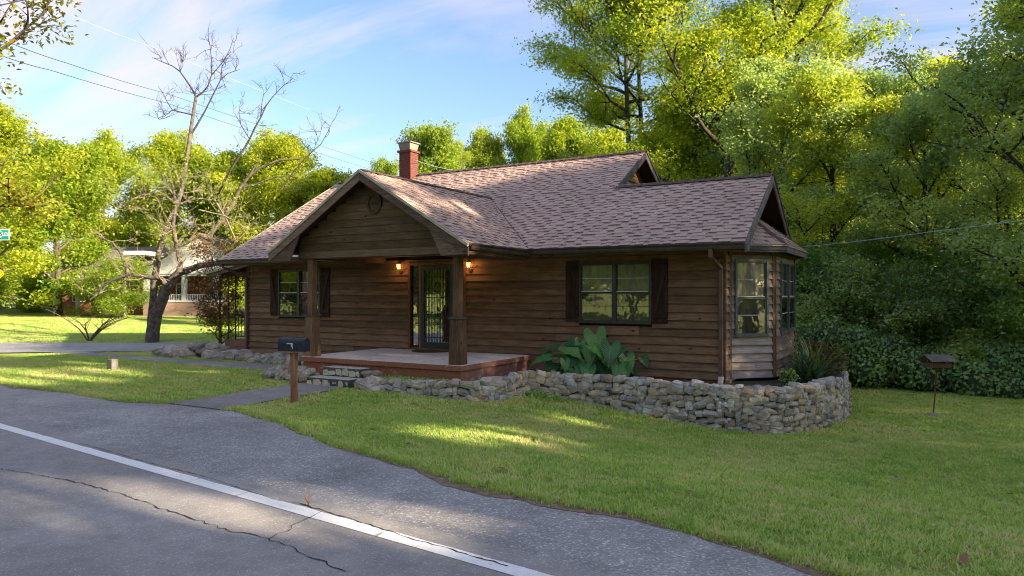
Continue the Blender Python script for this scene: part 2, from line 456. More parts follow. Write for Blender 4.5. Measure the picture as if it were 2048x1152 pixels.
MT['screen'] = glass_mat('screened_glass', 0.08, (0.72, 0.73, 0.72))
def emis(name, col, st):
    t = NT(name); return t.end(t.n('ShaderNodeEmission', {'Color': (*col, 1), 'Strength': st}).outputs[0])
MT['bulb'] = emis('lit_bulb', (1.0, 0.62, 0.28), 34.0)
def lampglass():
    t = NT('amber_lantern_glass')
    e = t.n('ShaderNodeEmission', {'Color': (1.0, 0.42, 0.13, 1), 'Strength': 0.9}).outputs[0]
    tr = t.n('ShaderNodeBsdfTransparent', {'Color': (1, 0.8, 0.55, 1)}).outputs[0]
    return t.end(t.n('ShaderNodeMixShader', {0: 0.45, 1: tr, 2: e}).outputs[0])
MT['lampglass'] = lampglass()
def curtain(name, a, b):
    t = NT(name); v = t.coord((1, 1, 0.12), True)
    n = t.noise(v, 14, 4)
    return t.end(t.princ(t.ramp(n, [(0.3, a), (0.7, b)]), 0.9, 0.1))
MT['curtain'] = curtain('beige_curtain', (0.60, 0.53, 0.33), (0.80, 0.72, 0.50))
MT['curtain2'] = curtain('grey_beige_sheer_curtain', (0.42, 0.36, 0.30), (0.76, 0.68, 0.60))

# ground materials
def asphalt(name, lo, hi, tint, patch, cell, straw=0.0):
    t = NT(name); v = t.coord()
    vo = t.n('ShaderNodeTexVoronoi', {'Vector': v, 'Scale': cell}).outputs['Color']
    g = t.n('ShaderNodeSeparateColor', {0: vo}).outputs[0]
    c = t.ramp(g, [(0.0, tuple(lo * k for k in tint)), (0.62, tuple((lo + (hi - lo) * .3) * k for k in tint)), (0.9, tuple(hi * .8 * k for k in tint)), (1.0, tuple(hi * 1.25 * k for k in tint))])
    n = t.noise(v, 0.55, 7, 0.6, 0.4); n3 = t.noise(v, 3.5, 6, 0.7)
    c = t.mix(1.0, c, t.ramp(n, [(0.3, (1 - patch * 1.3,) * 3), (0.7, (1 + patch * 1.3,) * 3)]), 'MULTIPLY')
    c = t.mix(1.0, c, t.ramp(n3, [(0.3, (0.84,) * 3), (0.7, (1.14,) * 3)]), 'MULTIPLY')
    if straw:
        s1 = t.noise(t.coord((1, 1, 1)), 1.7, 8, 0.75, 1.2)
        c = t.mix(t.math('MULTIPLY', t.val(s1, 0.63, 0.70), straw), c, (0.25, 0.17, 0.10))
        s2 = t.noise(t.coord((1.3, 0.8, 1)), 0.42, 3, 0.5)
        c = t.mix(t.math('MULTIPLY', t.val(s2, 0.60, 0.72), 0.35), c, (0.36, 0.36, 0.37))
    return t.end(t.princ(c, 0.95, 0.1, 0, t.bump(g, 0.35, 0.004)))
MT['road'] = asphalt('worn_road_asphalt', 0.28, 0.39, (1.06, 1.0, 0.94), 0.14, 95)
MT['apron'] = asphalt('coarse_grey_gravelly_asphalt', 0.235, 0.46, (1.04, 1.0, 0.96), 0.20, 62, 0.6)
MT['street'] = asphalt('pale_side_street', 0.3, 0.42, (1, 0.99, 1.0), 0.1, 30)
MT['walk'] = asphalt('brown_grey_walk', 0.24, 0.36, (1.04, 0.97, 0.9), 0.22, 80)
def linepaint():
    t = NT('worn_white_road_paint'); v = t.coord()
    n = t.noise(v, 14, 8, 0.75); n2 = t.noise(v, 2, 5)
    n4 = t.noise(t.coord((9, 1.2, 1), rot=(0, 0, radians(-6))), 1.0, 5, 0.7)
    c = t.ramp(n, [(0.3, (0.74, 0.73, 0.70)), (0.6, (0.86, 0.85, 0.82))])
    c = t.mix(t.val(n, 0.60, 0.70), c, (0.26, 0.25, 0.23))
    c = t.mix(t.val(n4, 0.62, 0.66), c, (0.3, 0.29, 0.27))
    return t.end(t.princ(c, 0.7, 0.3))
MT['line'] = linepaint()
MT['crack'] = plain('crack_dark', (0.035, 0.032, 0.03), 0.95)
def lawnground():
    t = NT('lawn_soil_and_thatch'); v = t.coord()
    n = t.noise(v, 0.35, 5, 0.6); n2 = t.noise(v, 9, 8, 0.75); n3 = t.noise(v, 60, 4, 0.7)
    a = t.ramp(n2, [(0.3, (0.18, 0.22, 0.06)), (0.55, (0.30, 0.36, 0.09)), (0.75, (0.42, 0.42, 0.16))])
    b = t.ramp(n3, [(0.3, (0.7, 0.7, 0.7)), (0.7, (1.35, 1.35, 1.3))])
    c = t.mix(1.0, a, b, 'MULTIPLY')
    c = t.mix(t.math('MULTIPLY', t.val(n2, 0.5, 0.7), 0.6), c, (0.34, 0.27, 0.13))
    return t.end(t.princ(c, 0.95, 0.1, 0, t.bump(n3, 0.8, 0.03)))
MT['ground'] = lawnground()
def soil():
    t = NT('dry_edge_soil'); v = t.coord()
    n = t.noise(v, 12, 8, 0.7); n2 = t.noise(v, 70, 4, 0.7)
    c = t.ramp(n, [(0.3, (0.15, 0.10, 0.065)), (0.5, (0.25, 0.19, 0.13)), (0.7, (0.33, 0.28, 0.22))])
    return t.end(t.princ(c, 0.95, 0.1, 0, t.bump(n2, 0.8, 0.02)))
MT['soil'] = soil()
MT['bed'] = plain('dark_leaf_litter', (0.07, 0.055, 0.038), 0.95, var=0.6, scale=20, bump=0.9, rnd=False)
def blade(name, stops):
    t = NT(name)
    r = t.n('ShaderNodeObjectInfo').outputs['Random']
    a = t.n('ShaderNodeAttribute', attribute_name='tint').outputs['Fac']
    pos = t.n('ShaderNodeNewGeometry').outputs['Position']
    pn = t.noise(pos, 0.55, 4, 0.6); pn2 = t.noise(pos, 3.2, 4, 0.7)
    f = t.math('ADD', t.math('MULTIPLY', r, 0.25), t.math('MULTIPLY', a, 0.30))
    f = t.math('ADD', f, t.math('MULTIPLY', t.math('ADD', pn, pn2), 0.9))
    f = t.math('MULTIPLY', t.math('SUBTRACT', f, 0.66), 1.35, True)
    c = t.ramp(f, stops)
    p = t.princ(c, 0.6, 0.25); tr = t.n('ShaderNodeBsdfTranslucent', {'Color': t.mix(1.0, c, (1.2, 1.2, 0.6), 'MULTIPLY')}).outputs[0]
    return t.end(t.n('ShaderNodeMixShader', {0: 0.3, 1: p, 2: tr}).outputs[0])
MT['grass'] = blade('grass_blades', [(0.0, (0.16, 0.29, 0.06)), (0.40, (0.33, 0.50, 0.10)), (0.75, (0.50, 0.62, 0.16)), (1.0, (0.66, 0.60, 0.30))])
MT['leaf_yellow'] = foliage('sunny_yellow_green_leaves', (0.14, 0.26, 0.03), (0.34, 0.44, 0.04), (0.54, 0.56, 0.06), 0.52)
MT['leaf_mid'] = foliage('mid_green_leaves', (0.15, 0.25, 0.05), (0.30, 0.41, 0.06), (0.48, 0.54, 0.08), 0.52)
MT['leaf_dark'] = foliage('deep_green_leaves', (0.20, 0.32, 0.18), (0.33, 0.47, 0.21), (0.50, 0.60, 0.20), 0.5)
MT['leaf_vine'] = foliage('vine_leaves', (0.20, 0.36, 0.17), (0.34, 0.54, 0.20), (0.52, 0.68, 0.20), 0.42)
MT['leaf_red'] = foliage('russet_shrub_leaves', (0.10, 0.10, 0.02), (0.28, 0.14, 0.055), (0.5, 0.30, 0.14), 0.4, tcol=(1.3, 1.0, 0.6))
MT['leaf_brown'] = foliage('brownish_seed_leaves', (0.10, 0.075, 0.03), (0.19, 0.14, 0.065), (0.32, 0.25, 0.13), 0.3)
MT['leaf_blade'] = foliage('strappy_green_leaves', (0.05, 0.10, 0.03), (0.12, 0.19, 0.05), (0.30, 0.33, 0.11), 0.35)
MT['leaf_dry'] = foliage('dry_fallen_leaf', (0.30, 0.17, 0.08), (0.55, 0.40, 0.23), (0.78, 0.68, 0.50), 0.3, tcol=(1, 0.9, 0.7))
def taro():
    t = NT('elephant_ear_leaf')
    v = t.coord()
    sx = t.n('ShaderNodeSeparateXYZ', {0: v})
    ax = t.math('ABSOLUTE', sx.outputs[0])
    w = t.math('SINE', t.math('MULTIPLY', t.math('ADD', sx.outputs[1], t.math('MULTIPLY', ax, -0.75)), 62.0))
    vein = t.val(w, 0.80, 1.0)
    mid = t.ramp(ax, [(0.006, (1, 1, 1)), (0.012, (0, 0, 0))])
    k = t.math('MAXIMUM', vein, mid)
    r = t.n('ShaderNodeObjectInfo').outputs['Random']
    base = t.ramp(r, [(0.0, (0.022, 0.11, 0.04)), (0.65, (0.045, 0.17, 0.055)), (1.0, (0.13, 0.30, 0.06))])
    c = t.mix(t.math('MULTIPLY', k, 0.42), base, (0.28, 0.46, 0.22))
    p = t.princ(c, 0.42, 0.45, 0, t.bump(w, 0.35, 0.01)); tr = t.n('ShaderNodeBsdfTranslucent', {'Color': t.mix(1.0, c, (1.2, 1.5, 0.6), 'MULTIPLY')}).outputs[0]
    return t.end(t.n('ShaderNodeMixShader', {0: 0.25, 1: p, 2: tr}).outputs[0])
MT['taro'] = taro()
MT['taro_stem'] = plain('taro_stem', (0.09, 0.15, 0.05), 0.5)

# ------------------------------------------------------------------ the ground
rng = np.random.default_rng(7)
R = random.Random(5)
def z(r): return HC + r          # heights measured from the camera's level

def axis(lo, f0, f1, hi, step):
    a = list(np.arange(f0, f1 + 1e-6, step))
    k = step; v = f1
    while v < hi: k *= 1.35; v += k; a.append(v)
    k = step; v = f0; pre = []
    while v > lo: k *= 1.35; v -= k; pre.append(v)
    return pre[::-1] + a
def make_ground():
    xs = axis(-900, -26, 10, 900, 0.4); ys = axis(-900, -12, 12, 900, 0.4)
    mb = MB()
    mb.v = [(x, y, G(x, y)) for y in ys for x in xs]
    n = len(xs)
    mb.f = [(j * n + i, j * n + i + 1, (j + 1) * n + i + 1, (j + 1) * n + i) for j in range(len(ys) - 1) for i in range(n - 1)]
    mb.m = [0] * len(mb.f)
    mb.build('ground', MT['ground'], None, (0, 0, 0), smooth=True, kind='structure')
make_ground()
def ribbon(name, rows, m, nx=5, off=0.006, kind='structure', flat=False):
    """rows: list of (left xy, right xy)"""
    mb = MB()
    for a, b in rows:
        for i in range(nx + 1):
            x = a[0] + (b[0] - a[0]) * i / nx; y = a[1] + (b[1] - a[1]) * i / nx
            mb.v.append((x, y, (0 if flat else G(x, y)) + off))
    for j in range(len(rows) - 1):
        for i in range(nx):
            k = j * (nx + 1) + i
            mb.f.append((k, k + nx + 1, k + nx + 2, k + 1)); mb.m.append(0)
    return mb.build(name, m, None, (0, 0, 0), kind=kind)
wob = lambda x, s=1.0: 0.05 * s * (sin(x * 2.1) + sin(x * 5.3 + 1) * .6 + sin(x * 11.7 + 2) * .35 + sin(x * 23.1) * .2)
# shoulder apron (gravelly asphalt)
rows = []
x = -60.0
while x < 40:
    rows.append(((x, road_line(x) + 0.1), (x, min(lawn_edge(x) + 0.0, 99) - 0.03 + wob(x, 0.7)))); x += 0.12 if -18 < x < 3 else 0.6
ribbon('shoulder', rows, MT['apron'], 4, 0.004, flat=True)
rows = []
x = -17.5
while x < 3:
    e = lawn_edge(x)
    wd = max(0.0, 0.05 + 0.8 * wob(x * 0.7 + 3) + 0.07 * sin(x * 1.1 + 0.5) + 0.09 * sstep(-6, -1, x)) * (0 if -11.4 < x < -9.7 else 1)
    rows.append(((x, e - 0.03 + wob(x, 0.7) - wd), (x, e + 0.16))); x += 0.1
ribbon('bare_soil_edge', rows, MT['soil'], 4, 0.008)
# smooth road surface, its edge a little past the painted line
rows = []
x = -60.0
while x < 60:
    rows.append(((x, road_line(x) - 7.6), (x, road_line(x) + 0.30 + 0.5 * wob(x) + 0.22 * sstep(-9, -14, x)))); x += 0.25
ribbon('road', rows, MT['road'], 6, 0.008, flat=True)
rows = []
x = -60.0
while x < 60:
    w = 0.078
    rows.append(((x, road_line(x) - w), (x, road_line(x) + w + 0.004 * sin(x * 31)))); x += 0.15
ribbon('road_edge_line', rows, MT['line'], 2, 0.012, flat=True)
# cracks as thin recess-dark strips
def crack(pts, w, name='road_crack', seed=1, off=0.0135, jit=0.03):
    rr = random.Random(seed); P = [Vector(p[:2]) for p in pts]; rows = []
    for a, b in zip(P, P[1:]):
        n = max(2, int((b - a).length / 0.06))
        for i in range(n):
            p = a.lerp(b, i / n); d = (b - a).normalized(); q = Vector((-d.y, d.x))
            p = p + q * rr.uniform(-jit, jit); ww = w * rr.uniform(0.25, 1.1)
            rows.append((tuple(p - q * ww), tuple(p + q * ww)))
    ribbon(name, rows, MT['crack'], 1, off, flat=True)
G0 = lambda px, py: ray(px, HC * 1434.0 / (py - 588.0))
crack([G0(*p) for p in [(0, 940), (95, 955), (180, 973), (260, 997), (330, 1022), (365, 1030), (430, 1055), (470, 1066), (535, 1080), (600, 1105), (700, 1152)]], 0.0065, seed=2, jit=0.022)
crack([G0(*p) for p in [(535, 1080), (580, 1060), (615, 1040), (655, 1022)]], 0.005, seed=3)
crack([G0(*p) for p in [(160, 888), (290, 925), (420, 958), (500, 985), (570, 1008)]], 0.005, seed=4, jit=0.008)
crack([G0(*p) for p in [(600, 1010), (700, 1040), (830, 1082), (930, 1110), (1030, 1140)]], 0.009, seed=5, jit=0.012)
# front walk and the narrow path along the house
rows = [((-11.35 + 0.03 * sin(y * 3), y), (-10.0 + 0.04 * sin(y * 4 + 1), y)) for y in np.arange(-6.55, -3.45, 0.15)]
ribbon('front_walk', rows, MT['walk'], 5, 0.018)
rows = [((x, -2.42 + 0.03 * sin(x * 2) - 0.03 * (x + 11)), (x, -1.25 - 0.028 * (x + 11) - sstep(-13, -20, x) * 0.45)) for x in np.arange(-11.2, -25.5, -0.3)]
ribbon('house_path', rows[::-1], MT['walk'], 5, 0.018)
# side street at left
def street():
    near = [(-70, -22), (-40, -10.5), (-31, -6.0), (-25.2, -2.9), (-22.6, -1.1), (-20.2, 0.9), (-16, 4.2), (-8, 10), (6, 22), (30, 44)]
    far = [(-80, -14), (-46, -5.4), (-38, -2.2), (-31.7, 0.15), (-27.8, 1.4), (-23.6, 3.2), (-20, 7.5), (-12, 14.5), (1, 27), (24, 49)]
    rows = []
    for (a, b), (c, d) in zip(zip(near, near[1:]), zip(far, far[1:])):
        for i in range(20):
            t = i / 20
            rows.append(((a[0] + (b[0] - a[0]) * t, a[1] + (b[1] - a[1]) * t), (c[0] + (d[0] - c[0]) * t, c[1] + (d[1] - c[1]) * t)))
    ribbon('side_street', rows, MT['street'], 10, 0.03)
street()
# planting bed between stone wall and house
bed = MB()
poly = [(-7.0, -1.25), (-7.0, -0.02), (-3.4, -0.02), (-3.4, 4.3), (-1.7, 4.6), (-1.55, 3.0), (-1.62, 1.2), (-1.95, -0.4), (-2.6, -1.15)]
bed.add([(x, y, 0.13 + 0.02 * sin(x * 9 + y * 7)) for x, y in poly], [tuple(range(len(poly)))])
bed.build('planting_bed', MT['bed'], None, kind='structure')
bed = MB()
poly = [(-9.8, -3.4), (-7.05, -3.35), (-7.05, -1.25), (-7.1, -0.02), (-9.8, -2.2)]
bed.add([(x, y, 0.15) for x, y in poly], [tuple(range(len(poly)))])
bed.build('planting_bed', MT['bed'], None, kind='structure')

# ------------------------------------------------------------------ the wooden house
house = empty('wood_house', (-10.3, 4, 0), 'dark brown wood sided single storey house with mauve shingle roof and front porch', 'house')
XL, XR = -17.12, -3.45
ZB = -1.70                     # bottom of siding, relative to camera level
EXPO = 0.167
FRONT = Fr((XL, 0, 0), (0, -1, 0))
K = 0.59
def roof_z(y): return 1.393 + K * y    # rel

def wall_core(name, fr, x0, x1, z0, z1, ops, parent, d=(-0.12, 0.0)):
    mb = MB()
    ops = sorted(ops); cur = x0
    for (a, b, c, e) in ops:
        if a > cur: mb.fbox(fr, cur, a, d[0], d[1], z0, z1)
        if c > z0: mb.fbox(fr, a, b, d[0], d[1], z0, c)
        if e < z1: mb.fbox(fr, a, b, d[0], d[1], e, z1)
        cur = b
    if cur < x1: mb.fbox(fr, cur, x1, d[0], d[1], z0, z1)
    return mb.build(name, MT['dark'], parent)
def board(fr, x0, x1, zb, h, m, parent, w=1.0, rr=R, thick=0.050, top=0.005, name='siding_board'):
    L = x1 - x0; o = fr.p(x0 + L / 2, 0, zb)
    n = max(1, int(L / 0.8)); mb = MB()
    for i in range(n + 1):
        x = -L / 2 + L * i / n
        j = rr.uniform(-0.0025, 0.0025) if 0 < i < n else 0
        jt = thick + rr.uniform(-0.003, 0.005)
        for (yy, zz) in ((0, 0), (-jt, j), (-top, h + 0.02), (0, h + 0.02)):
            mb.v.append((x, yy, zz))
    for i in range(n):
        for k in range(4):
            a = i * 4 + k; b = i * 4 + (k + 1) % 4
            mb.f.append((a, a + 4, b + 4, b)); mb.m.append(0)
    mb.f.append((0, 1, 2, 3)); mb.f.append(tuple(n * 4 + k for k in (3, 2, 1, 0))); mb.m += [0, 0]
    me = mb.rawmesh(name, m)
    ob = piece(name, me, o, parent, (0, 0, fr.ang()))
    ob.rotation_euler.y = rr.uniform(-0.0008, 0.0008)
    ob.color = (w, 0, 0, 1)
    return ob
def siding(fr, x0, x1, zb, n, ops, m, parent, seed, wfun=None, seg=(2.2, 4.6), expo=EXPO):
    rr = random.Random(seed)
    for i in range(n):
        b = zb + i * expo; t = b + expo
        spans = [(x0, x1)]
        for (a, c, lo, hi) in ops:
            ov = min(t, hi) - max(b, lo)
            if ov > 0.45 * expo:
                ns = []
                for s0, s1 in spans:
                    if a > s0: ns.append((s0, min(a, s1)))
                    if c < s1: ns.append((max(c, s0), s1))
                spans = [q for q in ns if q[1] - q[0] > 0.02]
        for s0, s1 in spans:
            cur = s0
            while cur < s1 - 1e-4:
                nx = cur + rr.uniform(*seg)
                if s1 - nx < 0.7: nx = s1
                w = wfun(i, n, rr, (cur + nx) / 2) if wfun else rr.uniform(0.8, 1)
                board(fr, cur + (0.0015 if cur > s0 else 0), nx - (0.0015 if nx < s1 else 0), HC + b, expo, m, parent, max(0, min(1, w)), rr)
                cur = nx

# openings in front-wall coordinates (x from the left corner)
WR = (-6.547 - XL, -4.903 - XL, -0.63, 0.685)
WLn = (-15.87 - XL, -14.25 - XL, -0.64, 0.675)
DR = (-11.24 - XL, -9.50 - XL, -1.384, 0.80)
inset = lambda o, k=0.06: (o[0] + k, o[1] - k, HC + o[2] + k, HC + o[3] - k)
front = wall_core('wall', FRONT, 0, XR - XL, HC + ZB, HC + 0.98, [inset(WLn), inset(DR, 0.03), inset(WR)], house)
def wf(i, n, rr, x):
    w = rr.uniform(0.72, 1.0)
    if i <= 4: w -= 0.12 + 0.14 * (4 - i)
    if 2.5 < x < 9 and i in (2, 3): w -= 0.2
    return w
siding(FRONT, 0, XR - XL, ZB, 15, [WLn, DR, WR], MT['siding'], front, 11, wf)
# frieze board under the eaves and corner boards
mb = MB(); mb.fbox(FRONT, 0.0, -12.55 - XL, 0.0, 0.036, z(ZB + 15 * EXPO) - 0.02, z(0.97)); mb.fbox(FRONT, -7.5 - XL, XR - XL, 0.0, 0.036, z(ZB + 15 * EXPO) - 0.02, z(0.97)); mb.fbox(FRONT, -12.55 - XL, -7.5 - XL, 0.0, 0.036, z(ZB + 15 * EXPO) - 0.02, z(0.85))
mb.build('frieze_board', MT['beam'], house)
mb = MB(); mb.fbox(FRONT, -0.06, 0.04, 0.0, 0.045, z(ZB - 0.01), z(0.82)); mb.build('corner_board', MT['beam'], house)
mb = MB(); mb.fbox(FRONT, XR - XL - 0.02, XR - XL + 0.05, -0.03, 0.046, z(ZB - 0.01), z(0.9)); mb.build('corner_board', MT['beam'], house)
# painted foundation
mb = MB(); mb.fbox(FRONT, 0.03, XR - XL - 0.05, -0.25, -0.02, -0.4, z(ZB) - 0.002); mb.build('foundation', MT['terra'], house)
mb = MB(); mb.box(XR - 0.03, XR + 0.12, 0.04, 0.20, -0.2, z(ZB)); mb.build('foundation_post', MT['palewood'], house)
# other walls (plain boxes with boards on the sides one can see from a step aside)
LEFTF = Fr((XL, 8.2, 0), (-1, 0, 0)); REARF = Fr((-6.9, 8.2, 0), (0, 1, 0)); ENDU = Fr((-6.9, 0.02, 0), (1, 0, 0)); ENDW = Fr((XR, 0.02, 0), (1, 0, 0)); REARW = Fr((XR, 4.4, 0), (0, 1, 0))
def gable_poly(fr, x0, x1, zb, apex):
    return [fr.p(x0, 0, zb), fr.p(x1, 0, zb), fr.p(apex[0], 0, apex[1])]
wl = MB(); wl.fbox(LEFTF, 0, 8.18, -0.12, 0, z(ZB), z(1.25)); wl.prism([LEFTF.p(0, -0.01, z(1.2)), LEFTF.p(8.18, -0.01, z(1.2)), LEFTF.p(4.09, -0.01, z(3.66))], LEFTF.n * -0.1)
wl = wl.build('wall', MT['siding'], house)
siding(LEFTF, 0, 8.18, ZB, 16, [], MT['siding'], wl, 12)
wr_ = MB(); wr_.fbox(REARF, 0, 10.2, -0.12, 0, z(ZB), z(1.25)); wr_.build('wall', MT['siding'], house)
# upper right gable wall above the wing roof
ug = MB(); ug.prism([(-6.9, -0.3, z(1.1)), (-6.9, 8.5, z(1.1)), (-6.9, 4.11, z(3.68))], (-0.1, 0, 0)); ug.fbox(ENDU, 4.3, 8.16, -0.12, 0.0, z(ZB), z(1.2)); ug = ug.build('gable_wall', MT['gable_siding'], house)
for i in range(12):
    b = 1.5 + i * 0.17
    y0 = (b + 0.17 - 1.05) / K; y1 = 8.22 - y0
    if y1 - y0 > 0.3: board(Fr((-6.9, 0, 0), (1, 0, 0)), y0, y1, z(b), 0.17, MT['gable_siding'], ug, 0.9)
vent = MB()
for k in range(12):
    a0, a1 = 2 * pi * k / 12, 2 * pi * (k + 1) / 12
    f = Fr((-6.85, 3.55, z(2.72)), (1, 0, 0))
    vent.hexa([f.p(cos(a0) * r, dd, sin(a0) * r) if True else None for dd in (0.0,) for r in (0.18, 0.23)] + [f.p(cos(a1) * r, 0.0, sin(a1) * r) for r in (0.23, 0.18)] +
              [f.p(cos(a0) * r, 0.06, sin(a0) * r) for r in (0.18, 0.23)] + [f.p(cos(a1) * r, 0.06, sin(a1) * r) for r in (0.23, 0.18)])
vent.build('gable_vent', MT['greybarge'], house)
# wing gable end wall: short strip, then the bay
BA, BB, BC, BD = (XR, 0.36), (-2.70, 1.08), (-2.70, 3.60), (XR, 4.32)
endw = MB(); endw.fbox(ENDW, 0, 0.36, -0.12, 0, z(ZB), z(0.98))
endw.prism([(XR, -0.35, z(0.95)), (XR, 4.6, z(0.95)), (XR, 2.06, z(2.44))], (-0.1, 0, 0)); endw = endw.build('wall', MT['gable_siding'], house)
siding(ENDW, 0.035, 0.31, ZB, 15, [], MT['bay_siding'], endw, 31, lambda i, n, rr, x: rr.uniform(0.4, 1))
mb = MB(); mb.fbox(REARW, 0, 3.4, -0.12, 0, z(ZB), z(1.2)); mb.build('wall', MT['siding'], house)
bay = MB()
bp = [BA, BB, BC, BD]
bay.prism([(x, y, z(ZB)) for x, y in bp], (0, 0, 0.03)); bay.prism([(x, y, z(0.93)) for x, y in bp], (0, 0, 0.05))
bay = bay.build('bay_floor', MT['dark'], house)
def mkbay(a, b, win, seed, wh, wfun):
    a3 = Vector((a[0], a[1], 0)); b3 = Vector((b[0], b[1], 0)); d = (b3 - a3); n = Vector((d.y, -d.x, 0)).normalized()
    fr = Fr(a3, n); L = d.length
    ops = [win] if win else []
    core = wall_core('bay_wall', fr, 0.0, L, HC + ZB, HC + 0.95, [inset(win, 0.03)] if win else [], house, (-0.09, 0.0))
    siding(fr, 0.06, L - 0.05, ZB, 15, ops, MT['bay_siding'], core, seed, wfun, (1.5, 3))
    mb = MB(); mb.fbox(fr, 0.0, 0.06, 0, 0.045, HC + ZB - 0.005, HC + 0.86); mb.build('corner_board', MT['post'], house)
    mb = MB(); mb.fbox(fr, L - 0.055, L + 0.012, 0, 0.045, HC + ZB - 0.004, HC + 0.86); mb.build('corner_board', MT['post'], house)
    mb = MB(); mb.fbox(fr, 0.0, L, 0.001, 0.03, z(ZB + 15 * EXPO) - 0.02, z(0.93)); mb.build('frieze_board', MT['beam'], house)
    return fr, L
def wbay(i, n, rr, x): return rr.uniform(0.1, 0.5) if i < 5 else rr.uniform(0.3, 1.0)
F1, L1 = mkbay(BA, BB, (0.13, 0.88, -0.86, 0.70), 21, 1.5, wbay)
F2, L2 = mkbay(BB, BC, (0.52, 2.40, -0.84, 0.69), 22, 1.5, lambda i, n, rr, x: rr.uniform(0.45, 0.95))
F3, L3 = mkbay(BC, BD, None, 23, 0, wbay)

# windows -------------------------------------------------------------
def window(fr, x0, x1, z0, z1, units, fm, curt, parent, lower='screen', wl=0.006):
    """double hung units side by side, standing a little proud of the siding"""
    z0 += HC; z1 += HC
    t = 0.045; P = 0.07
    mb = MB()
    mb.fbox(fr, x0, x1, -0.05, P, z1 - t, z1); mb.fbox(fr, x0, x1, -0.05, P + 0.012, z0, z0 + t)
    mb.fbox(fr, x0, x0 + t, -0.05, P, z0 + t, z1 - t); mb.fbox(fr, x1 - t, x1, -0.05, P, z0 + t, z1 - t)
    win = mb.build('window', fm, parent)
    W_ = (x1 - x0 - 2 * t); uw = W_ / units
    for u in range(1, units):
        xm = x0 + t + uw * u
        mb = MB(); mb.fbox(fr, xm - 0.038, xm + 0.038, -0.03, P + 0.004, z0 + t, z1 - t); mb.build('mullion', fm, win)
    zm = (z0 + z1) / 2 + 0.0
    for u in range(units):
        a = x0 + t + uw * u + (0.038 if u else 0); b = x0 + t + uw * (u + 1) - (0.038 if u < units - 1 else 0)
        s = 0.022
        # sash frames
        for (lo, hi, d) in ((zm, z1 - t, 0.03), (z0 + t, zm, 0.052)):
            mb = MB()
            mb.fbox(fr, a, b, d - 0.02, d, hi - s, hi); mb.fbox(fr, a, b, d - 0.02, d, lo, lo + s)
            mb.fbox(fr, a, a + s, d - 0.02, d, lo + s, hi - s); mb.fbox(fr, b - s, b, d - 0.02, d, lo + s, hi - s)
            mb.build('sash', fm, win)
            g = (MT['bayglass'] if curt == 'curtain2' else MT['glass']) if (lo >= zm or lower != 'screen') else MT['screen']
            mb = MB(); mb.fbox(fr, a + s, b - s, d - 0.014, d - 0.008, lo + s, hi - s); mb.build('pane', g, win)
            mb = MB(); h = (lo + hi) / 2 + (0.0 if lo >= zm else 0.02)
            mb.fbox(fr, a + s, b - s, d - 0.007, d - 0.001, h - wl, h + wl); mb.build('muntin', MT['white'] if lo >= zm or curt == 'curtain2' else fm, win)
        mb = MB(); mb.fbox(fr, a + 0.01, b - 0.03, 0.031, 0.05, zm + s - 0.004, zm + s + 0.012); mb.build('rail_highlight', MT['white'], win)  # white strip paints a highlight along the top of the meeting rail
    # curtain with folds
    mb = MB(); n = int(W_ / 0.03)
    for i in range(n + 1):
        xx = x0 + t + W_ * i / n; dd = -0.008 + 0.009 * sin(i * 1.35) + 0.005 * sin(i * 0.37)
        mb.v += [tuple(fr.p(xx, dd, z0 + 0.03)), tuple(fr.p(xx, dd, z1 - 0.03))]
    for i in range(n): mb.f.append((2 * i, 2 * i + 2, 2 * i + 3, 2 * i + 1)); mb.m.append(0)
    mb.build('curtain', MT[curt], win, smooth=True)
    return win
window(FRONT, *WR, 2, MT['frame'], 'curtain', house)
window(FRONT, *WLn, 2, MT['frame'], 'curtain', house, lower='glass')
window(F1, 0.13, 0.88, -0.86, 0.70, 1, MT['greyframe'], 'curtain2', house)
window(F2, 0.52, 2.40, -0.84, 0.69, 2, MT['greyframe'], 'curtain2', house)
def shutter(fr, x0, x1, z0, z1, flip, parent):
    z0 += HC; z1 += HC; mb = MB(); n = 3; w = (x1 - x0) / n
    for i in range(n): mb.fbox(fr, x0 + w * i + 0.002, x0 + w * (i + 1) - 0.002, 0.036, 0.062, z0, z1)
    sh = mb.build('shutter', MT['shutter'], parent)
    for zz in (z0 + 0.10, z1 - 0.20):
        mb = MB(); mb.fbox(fr, x0 + 0.005, x1 - 0.005, 0.0625, 0.085, zz, zz + 0.09); mb.build('batten', MT['shutter'], sh)
    a = fr.p(x0 + 0.05, 0.074, z0 + 0.19); b = fr.p(x1 - 0.05, 0.074, z1 - 0.20)
    if flip: a = fr.p(x1 - 0.05, 0.074, z0 + 0.19); b = fr.p(x0 + 0.05, 0.074, z1 - 0.20)
    mb = MB(); d = (b - a).normalized(); q = fr.n.cross(d) * 0.035
    mb.prism([a - q, a + q, b + q, b - q], fr.n * 0.014); mb.build('brace', MT['shutter'], sh)
shutter(FRONT, -6.865 - XL, -6.56 - XL, -0.60, 0.72, True, house)
shutter(FRONT, -4.89 - XL, -4.565 - XL, -0.60, 0.72, False, house)
shutter(FRONT, -16.18 - XL, -15.885 - XL, -0.61, 0.71, True, house)
shutter(FRONT, -14.235 - XL, -13.90 - XL, -0.61, 0.71, False, house)

